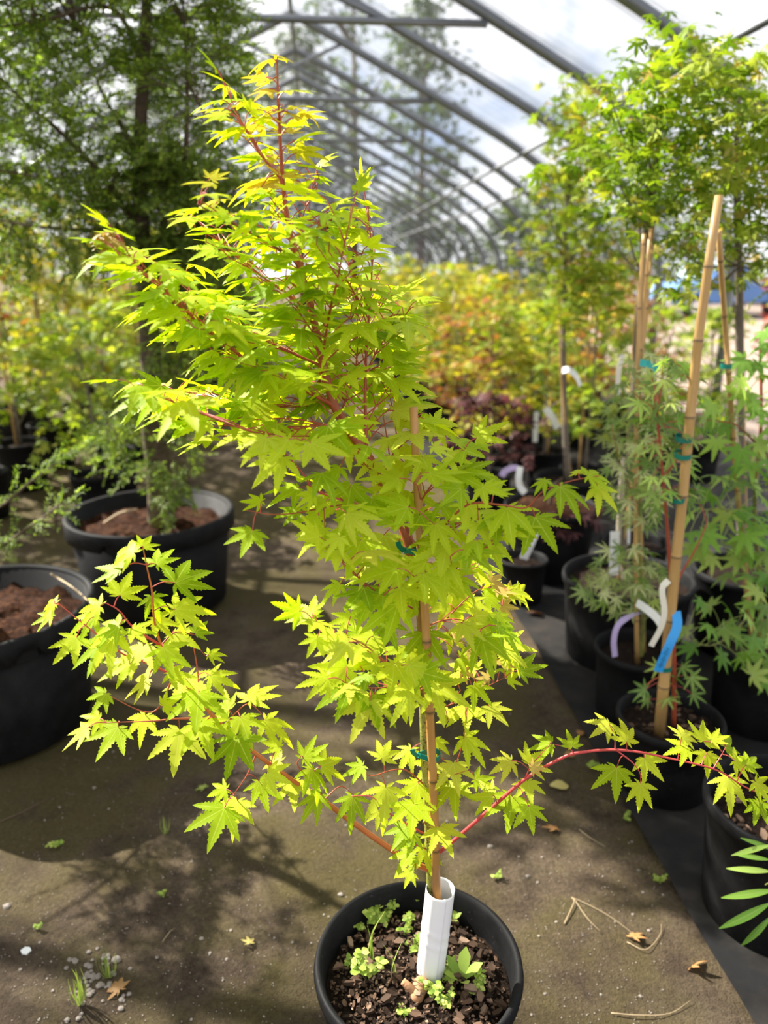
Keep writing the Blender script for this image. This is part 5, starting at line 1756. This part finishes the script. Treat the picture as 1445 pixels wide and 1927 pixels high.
LEFT_KINDS = [
    ('yellow-green potted maple among the ranks left of the aisle', 'yellow-green maples in the left ranks', dict(H=.34, R=.18, cr=.40, z0=.55, top=1.75, key='green', N=520, cane_h=1.4, mixin='yellow')),
    ('yellow potted maple among the ranks left of the aisle', 'yellow maples in the left ranks', dict(H=.34, R=.18, cr=.42, z0=.6, top=2.1, key='yellow', N=560, cane_h=1.5)),
    ('orange potted maple among the ranks left of the aisle', 'orange maples in the left ranks', dict(H=.30, R=.16, cr=.36, z0=.5, top=1.6, key='orange_tip', N=400, mixin='orange')),
    ('green potted maple among the ranks left of the aisle', 'green maples in the left ranks', dict(H=.30, R=.16, cr=.36, z0=.45, top=1.3, key='green', N=420)),
    ('red potted maple among the ranks left of the aisle', 'red maples in the left ranks', dict(H=.30, R=.16, cr=.32, z0=.5, top=1.15, key='red', N=260, mixin='green')),
]


def place_ranks(kinds, spots, seed):
    rr = np.random.default_rng(seed)
    protos = {}
    for i, (k, lat, d) in enumerate(spots):
        label, group, kw = kinds[k]
        p = gh(lat, d, 0)
        var = (k, i % 2)
        if var not in protos:
            protos[var] = rank_plant(label, group, p, seed=seed + 13 * k + 5 * (i % 2), **kw)
            protos[var].rotation_euler = (0, 0, rr.uniform(0, 6))
        else:
            dup(protos[var], p, rr.uniform(0, 6.28), scale=rr.uniform(.9, 1.08))


rr = np.random.default_rng(88)
spots = []
for j in range(15):
    d = 4.75 + j * .62 + (j > 7) * (j - 7) * .35
    for lat in (1.12, 1.68, 2.24, 2.80):
        if d < 5.2 and lat < 1.6:
            k = 4
        elif lat > 1.9 and d < 7.4:
            if rr.random() < .40:
                continue
            k = int(rr.choice([5, 3, 4], p=[.25, .35, .4]))
        else:
            k = int(rr.choice(6, p=[.28, .24, .27, .12, .05, .04]))
        spots.append((k, lat + rr.normal(0, .06), d + rr.normal(0, .07)))
place_ranks(RIGHT_KINDS, spots, 300)
spots = []
for j in range(11):
    d = 4.9 + j * .75 + (j > 6) * (j - 6) * .4
    for lat in (-2.85, -2.15, -1.45):
        if d < 5.8 and lat > -1.6:
            k = 3
        else:
            k = int(rr.choice(5, p=[.30, .26, .18, .14, .12]))
        spots.append((k, lat + rr.normal(0, .07), d + rr.normal(0, .08)))
place_ranks(LEFT_KINDS, spots, 500)

# ------------------------------------------------------------------ beyond the house: woodland edge, shrubs, a parked truck
def woodland(label, loc, H, cr, key, N, seed, z0=.25, size=(.22, .36), group=None, name='background_tree'):
    rr = np.random.default_rng(seed)
    root = thing(name, label, 'tree', loc, group)
    b = np.array(loc, float)
    tq = limb(root, [b, b + (rr.normal(0, .1), rr.normal(0, .1), H * .5), b + (rr.normal(0, .2), rr.normal(0, .2), H * .95)], max(.03, H * .018), .015, 'brownbark', 'trunk', 8)
    n_c = N // 10
    u = rr.uniform(0, 1, n_c)
    a = rr.uniform(0, 6.28, n_c)
    w_ = cr * np.sqrt(rr.uniform(.05, 1, n_c)) * np.interp(u, [0, .35, .7, 1], [.75, 1, .75, .12])
    cen = np.stack([b[0] + w_ * np.cos(a), b[1] + w_ * np.sin(a), b[2] + H * (z0 + (1.02 - z0) * u)], 1)
    br = MB()
    for c in cen[:18]:
        s = tq[int(np.argmin(np.abs(tq[:, 2] - (c[2] - .1 * H))))]
        br.tube([s, (s + c) / 2, c], [H * .006, H * .004, .006], 5, cap=False)
    br.build('branches', M['brownbark'], root, kind='stuff')
    sp = cr * .17
    cl = np.concatenate([cen + rr.normal(0, 1, cen.shape) * np.array((sp, sp, sp * .7)) for _ in range(10)])
    mb = MB()
    foliage_mesh(mb, cl, rr, LEAF_SMALL, *size)
    mb.build('foliage', M[key], root, kind='stuff')
    return root


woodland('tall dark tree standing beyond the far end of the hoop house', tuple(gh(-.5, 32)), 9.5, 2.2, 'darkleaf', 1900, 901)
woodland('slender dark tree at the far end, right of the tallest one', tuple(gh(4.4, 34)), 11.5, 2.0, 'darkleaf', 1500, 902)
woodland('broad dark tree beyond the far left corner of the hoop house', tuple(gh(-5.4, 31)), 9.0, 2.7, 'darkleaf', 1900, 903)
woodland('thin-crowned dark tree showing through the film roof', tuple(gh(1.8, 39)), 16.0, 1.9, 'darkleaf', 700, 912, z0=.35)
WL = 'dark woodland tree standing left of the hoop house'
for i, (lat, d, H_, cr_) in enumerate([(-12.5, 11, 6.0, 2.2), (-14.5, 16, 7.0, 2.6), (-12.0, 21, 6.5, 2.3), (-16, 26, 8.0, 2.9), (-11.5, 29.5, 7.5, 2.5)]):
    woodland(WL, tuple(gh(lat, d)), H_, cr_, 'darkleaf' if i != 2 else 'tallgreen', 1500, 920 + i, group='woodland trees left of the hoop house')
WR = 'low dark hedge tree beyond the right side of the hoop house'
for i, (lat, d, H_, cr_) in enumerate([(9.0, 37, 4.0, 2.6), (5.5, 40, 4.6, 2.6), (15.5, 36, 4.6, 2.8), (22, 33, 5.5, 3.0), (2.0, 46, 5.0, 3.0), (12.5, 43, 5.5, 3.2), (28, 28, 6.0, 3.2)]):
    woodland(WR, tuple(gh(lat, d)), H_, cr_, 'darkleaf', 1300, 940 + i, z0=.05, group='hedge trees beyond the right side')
OR = 'blurred young maple standing outside on the gravel, right of the hoop house'
for i, (lat, d, H_, cr_, key) in enumerate([(4.1, 10.2, 1.6, .45, 'orange'), (4.9, 7.6, 1.75, .45, 'red'), (6.3, 9.6, 1.8, .5, 'green'), (7.4, 11.0, 1.9, .6, 'orange'), (4.6, 13.5, 1.7, .55, 'red'), (8.6, 12.0, 2.0, .7, 'red')]):
    woodland(OR, tuple(gh(lat, d)), H_, cr_, key, 420, 960 + i, z0=.42, size=(.06, .10), group='young maples outside on the gravel', name='young_maple')


def pickup(loc, rz):
    """A parked blue pickup, nose along local +X."""
    root = thing('pickup_truck', 'blue pickup truck parked on the tan gravel beyond the right-hand maples', 'truck', loc, rz=rz)
    body = plain('blue_car_paint', (0.10, 0.22, 0.50), 0.3, 0.05, 4)
    glass = plain('car_glass', (0.30, 0.38, 0.46), 0.08, 0.1, 4, spec=.8)
    rub = plain('tyre_rubber', (0.02, 0.02, 0.02), 0.8, 0.2, 20)
    chrome = plain('pale_chrome', (0.7, 0.7, 0.72), 0.25, 0.05, 6, metal=.8)
    Z = (0, 0, 0)
    w2 = .92
    side = [(-2.6, .45), (-2.6, 1.02), (-.65, 1.05), (-.5, 1.72), (.55, 1.76), (1.15, 1.12), (2.35, 1.02), (2.55, .80), (2.55, .45)]
    vs = [(x, -w2 + .10 * (z > 1.3), z) for x, z in side] + [(x, w2 - .10 * (z > 1.3), z) for x, z in side]
    n_ = len(side)
    fs = [tuple(range(n_)), tuple(range(2 * n_ - 1, n_ - 1, -1))] + [(k, n_ + k, n_ + (k + 1) % n_, (k + 1) % n_) for k in range(n_)]
    o = MB().add(vs, fs).build('body', body, root, Z)
    bv = o.modifiers.new('bevel', 'BEVEL')
    bv.width = .05
    bv.segments = 2
    for s in (-1, 1):
        ys = s * (w2 - .085)
        q = [(-.42, 1.14), (-.35, 1.62), (.48, 1.66), (.92, 1.16)]
        vv = [(x, ys + s * .012, z) for x, z in q] + [(x, ys - s * .02, z) for x, z in q]
        MB().add(vv, [(0, 1, 2, 3), (7, 6, 5, 4), (0, 4, 5, 1), (1, 5, 6, 2), (2, 6, 7, 3), (3, 7, 4, 0)]).build('side_window', glass, root, Z)
        for x in (-1.65, 1.6):
            wm = MB().tube([(x, s * .72, .36), (x, s * .96, .36)], .36, 20)
            wo = wm.build('wheel', rub, root, Z)
            MB().tube([(x, s * .95, .36), (x, s * .975, .36)], .20, 14).build('hubcap', chrome, wo, Z)
    MB().add([(.56, -.70, 1.73), (.56, .70, 1.73), (1.14, .78, 1.16), (1.14, -.78, 1.16), (.60, -.70, 1.75), (.60, .70, 1.75), (1.18, .78, 1.18), (1.18, -.78, 1.18)],
             [(0, 3, 2, 1), (4, 5, 6, 7), (0, 1, 5, 4), (1, 2, 6, 5), (2, 3, 7, 6), (3, 0, 4, 7)]).build('windscreen', glass, root, Z)
    MB().box((2.58, 0, .52), (.10, 1.8, .20)).build('bumper', chrome, root, Z)
    MB().box((-2.63, 0, .52), (.10, 1.8, .18)).build('bumper', chrome, root, Z)


pickup((11.0, 26.5, -.03), math.radians(200))
# white post at the left side of the house
pq = at(146, 500, 9.6)
po = MB().box((pq[0], 9.6, .93), (.13, .13, 1.90), GH_RZ).build('white_post', plain('weathered_white_paint', (.62, .62, .60), .6, .1, 6))
tag(po, 'short white post standing behind the orange maples left of the aisle', 'post')

# ------------------------------------------------------------------ what lies on the ground
rng = np.random.default_rng(404)


def ground_z(x, y):
    return 0.010 * mnoise.noise((x * 2.1, y * 2.1, 0.3)) + 0.006 * mnoise.noise((x * 7, y * 7, 4.1)) - .012


def stone_mesh(seed):
    rr = random.Random(seed)
    vs, fs = [], []
    N, K = 8, 5
    for j in range(1, K):
        ph = math.pi * j / K
        for k in range(N):
            a = 2 * math.pi * k / N
            r_ = .5 * (.8 + .4 * rr.random())
            vs.append((r_ * math.sin(ph) * math.cos(a) * 1.2, r_ * math.sin(ph) * math.sin(a), .55 * r_ * math.cos(ph)))
    t, b_ = len(vs), len(vs) + 1
    vs += [(0, 0, .26), (0, 0, -.26)]
    for j in range(K - 2):
        for k in range(N):
            k2 = (k + 1) % N
            fs.append((j * N + k, (j + 1) * N + k, (j + 1) * N + k2, j * N + k2))
    for k in range(N):
        fs.append((t, k, (k + 1) % N))
        fs.append((b_, (K - 2) * N + (k + 1) % N, (K - 2) * N + k))
    return np.array(vs), fs


STONES = [stone_mesh(k) for k in range(5)]
st_me = [MB().add(*s).mesh('stone', M['stone'], smooth=False) for s in STONES]
# larger pebbles of the gravel patch, one by one
k = 0
for i in range(70):
    a, r_ = rng.uniform(0, 6.28), abs(rng.normal(0, 1))
    px, py = 175 + 48 * r_ * math.cos(a) * .9, 1835 + 42 * r_ * math.sin(a)
    if not (20 < px < 300 and 1750 < py < 1922):
        continue
    p = atz(px, py, 0)
    s = rng.uniform(.006, .013)
    o = bpy.data.objects.new('pebble', st_me[i % 5])
    COL.objects.link(o)
    o.location = (p[0], p[1], ground_z(p[0], p[1]) + s * .18)
    o.rotation_euler = (0, 0, rng.uniform(0, 6))
    o.scale = (s, s, s)
    tag(o, 'small grey pebble in the gravel patch by the lower left grass tufts', 'pebble', 'pebbles in the gravel patch')
for i, (px, py, s, lab) in enumerate([(218, 1803, .018, 'pale grey stone above the lower left grass tufts, largest of the gravel patch'), (12, 1700, .017, 'grey stone lying at the left edge above the white scrap'),
                                      (640, 1675, .012, 'small pale stone behind the left rim of the white-tubed maple pot'), (860, 1560, .014, 'pale stone on the silt right of the white tube, under the red bough'),
                                      (922, 1588, .013, 'pale stone on the silt below the red bough, right of the cane'), (993, 1645, .010, 'small white stone right of the back of the white-tubed maple pot'),
                                      (177, 1478, .010, 'small white stone in the shade of the nearest left pot'), (378, 1760, .010, 'small pale stone on the silt left of the white-tubed maple pot')]):
    p = atz(px, py, 0)
    o = bpy.data.objects.new('stone', st_me[i % 5])
    COL.objects.link(o)
    o.location = (p[0], p[1], ground_z(p[0], p[1]) + s * .15)
    o.scale = (s * 1.1, s, s)
    tag(o, lab, 'stone')
# grit too fine to count
mb = MB()
for k in range(5):
    N = 420
    px = rng.uniform(-60, 1250, N)
    py = 1250 + 690 * rng.uniform(0, 1, N) ** .8
    loc, fr = [], []
    for i in range(N):
        p = atz(px[i], py[i], 0)
        if gh_inv(p[0], p[1])[0] > .86:
            continue
        loc.append((p[0], p[1], ground_z(p[0], p[1]) + .001))
        a = rng.uniform(0, 6.28)
        s = rng.uniform(.0014, .0034) if rng.random() < .95 else rng.uniform(.005, .008)
        fr.append(np.array(((math.cos(a), -math.sin(a), 0), (math.sin(a), math.cos(a), 0), (0, 0, 1.))) * s)
    mb.stamp(STONES[k][0], STONES[k][1], fr, loc)
tag(mb.build('grit', M['stone']), 'fine pale grit and chips strewn over the silt floor', 'grit', kind='stuff')


def fallen(px, py, size, mk, label, templ=None, rz=0, curl=.2, name='fallen_leaf'):
    p = atz(px, py, 0)
    tv, tf, ta = templ or LEAF_BIG[3]
    ax = nrm((math.cos(rz), math.sin(rz), .06))
    lat, _ = gh_inv(p[0], p[1])
    zg = .012 if lat > .88 else ground_z(p[0], p[1]) + .002
    o = MB().stamp(tv, tf, [frame_from(ax, (rng.normal(0, curl), rng.normal(0, curl), 1)) * size], [(p[0], p[1], zg + .010)], ta).build(name, M[mk], smooth=True)
    return tag(o, label, 'fallen leaf')


fallen(225, 1862, .050, 'dead', 'tan fallen maple leaf lying by the lower left grass tufts', rz=2.4)
fallen(1300, 1822, .045, 'dead', 'crumpled orange-brown fallen leaf at the weed cloth edge', LEAF_5[2], rz=.9, curl=.6)
fallen(1035, 1478, .060, 'deadyellow', 'large pale yellow fallen leaf under the right red bough', BL_ROUND, rz=.1)
fallen(1062, 1422, .042, 'dead', 'brown curled fallen leaf just above the right red bough', BL_ROUND, rz=.4, curl=.5)
fallen(1045, 1562, .045, 'dead', 'brown crumpled fallen leaf on the silt left of the dry root strands', LEAF_5[1], rz=2.0, curl=.5)
fallen(705, 1362, .034, 'deadyellow', 'small yellow fallen leaf on the silt left of the green trunk', LEAF_5[0], rz=1.0)
fallen(985, 1272, .032, 'weed', 'lime fallen leaf on the dark floor right of the maple crown', LEAF_5[0], rz=0.4)
fallen(385, 1480, .035, 'weed', 'green fallen leaf in shade below the lower left bough', LEAF_5[1], rz=2.5)
fallen(470, 1775, .028, 'deadyellow', 'straw-coloured leaf scrap on the silt left of the central pot', LEAF_5[0], rz=2.0)
fallen(1090, 1385, .040, 'dead', 'brown fallen leaf lying on the weed cloth by its edge', BL_ROUND, rz=1.2, curl=.4)
fallen(990, 1160, .075, 'dead', 'rounded tan leaf lying between the two pots with white tags', BL_ROUND, rz=.1)
fallen(1190, 1765, .040, 'dead', 'dull brown fallen leaf among the dry root strands', LEAF_5[1], rz=.7, curl=.4)
fallen(592, 1805, .018, 'dead', 'tiny tan leaf scrap by the left rim of the central pot', BL_ROUND, rz=.3)

for i, (pts, r_, lab) in enumerate([
    ([(0, 1543), (48, 1525), (95, 1498)], .0035, 'bare brown twig on the ground below the nearest left pot'),
    ([(1062, 1738), (1080, 1700), (1078, 1690), (1140, 1720), (1200, 1760)], .0024, 'long dry root strand, upper one, on the silt right of the central pot'),
    ([(1080, 1692), (1105, 1730), (1130, 1752)], .0022, 'short dry root strand forking below the long upper one'),
    ([(1180, 1770), (1215, 1785), (1242, 1755), (1245, 1735)], .0020, 'thin dry root strand bent up near the dull brown fallen leaf'),
    ([(1090, 1557), (1110, 1575), (1140, 1590)], .0022, 'pale dry twig on the silt near the weed cloth edge'),
    ([(1150, 1903), (1200, 1908), (1260, 1902), (1300, 1880)], .0022, 'long tan dry stalk lying near the bottom of the weed cloth edge'),
    ([(305, 1768), (320, 1750), (330, 1742)], .0018, 'short dark twig on the silt below the lower left bough')]):
    q = [atz(a, b, 0) for a, b in pts]
    q = [np.array((p[0], p[1], ground_z(p[0], p[1]) + .004 + .003 * (j % 2))) for j, p in enumerate(q)]
    tag(MB().tube(smooth_line(q, 5), np.linspace(r_ * .6, r_ * .25, 5 * (len(q) - 1) + 1), 6).build('dry_twig', M['root'] if i else M['brownbark'], smooth=True), lab, 'twig')

for i, (px, py, kd, s, lab) in enumerate([(150, 1885, 'grass', .11, 'pale green grass tuft in the lower left corner, lower of two'), (205, 1835, 'grass', .09, 'pale green grass tuft above the tan fallen leaf, lower left'),
                                         (310, 1565, 'grass', .06, 'thin grass tuft below the lower left bough'), (305, 1680, 'sprig', .03, 'tiny green seedling on the silt left of the central pot'),
                                         (934, 1648, 'sprig', .035, 'clover-like seedling right of the back of the central pot'), (1176, 1535, 'sprig', .045, 'small green seedling at the weed cloth edge by the lacy maple pot'),
                                         (1243, 1655, 'sprig', .04, 'small green seedling at the weed cloth edge, lower one'), (104, 1590, 'sprig', .05, 'dark fern-like sprig on the ground below the nearest left pot'),
                                         (70, 1745, 'sprig', .03, 'tiny seedling left of the gravel patch'), (1115, 1440, 'sprig', .05, 'green seedling beside the weed cloth under the right red bough')]):
    p = atz(px, py, 0)
    o = weed(None, (p[0], p[1], ground_z(p[0], p[1])), kd, s * (.62 if kd == 'sprig' else .8), 700 + i, 'seedling' if kd == 'sprig' else 'grass_tuft')
    del o['kind']
    tag(o, lab, 'weed')
p = atz(48, 1785, 0)
tag(MB().stamp(CHIPS[0][0], CHIPS[0][1], [np.eye(3) * np.array((.040, .022, .010))], [(p[0], p[1], ground_z(p[0], p[1]) + .002)]).build('paper_scrap', M['tagwhite']), 'small white scrap lying on the silt near the left edge', 'scrap')
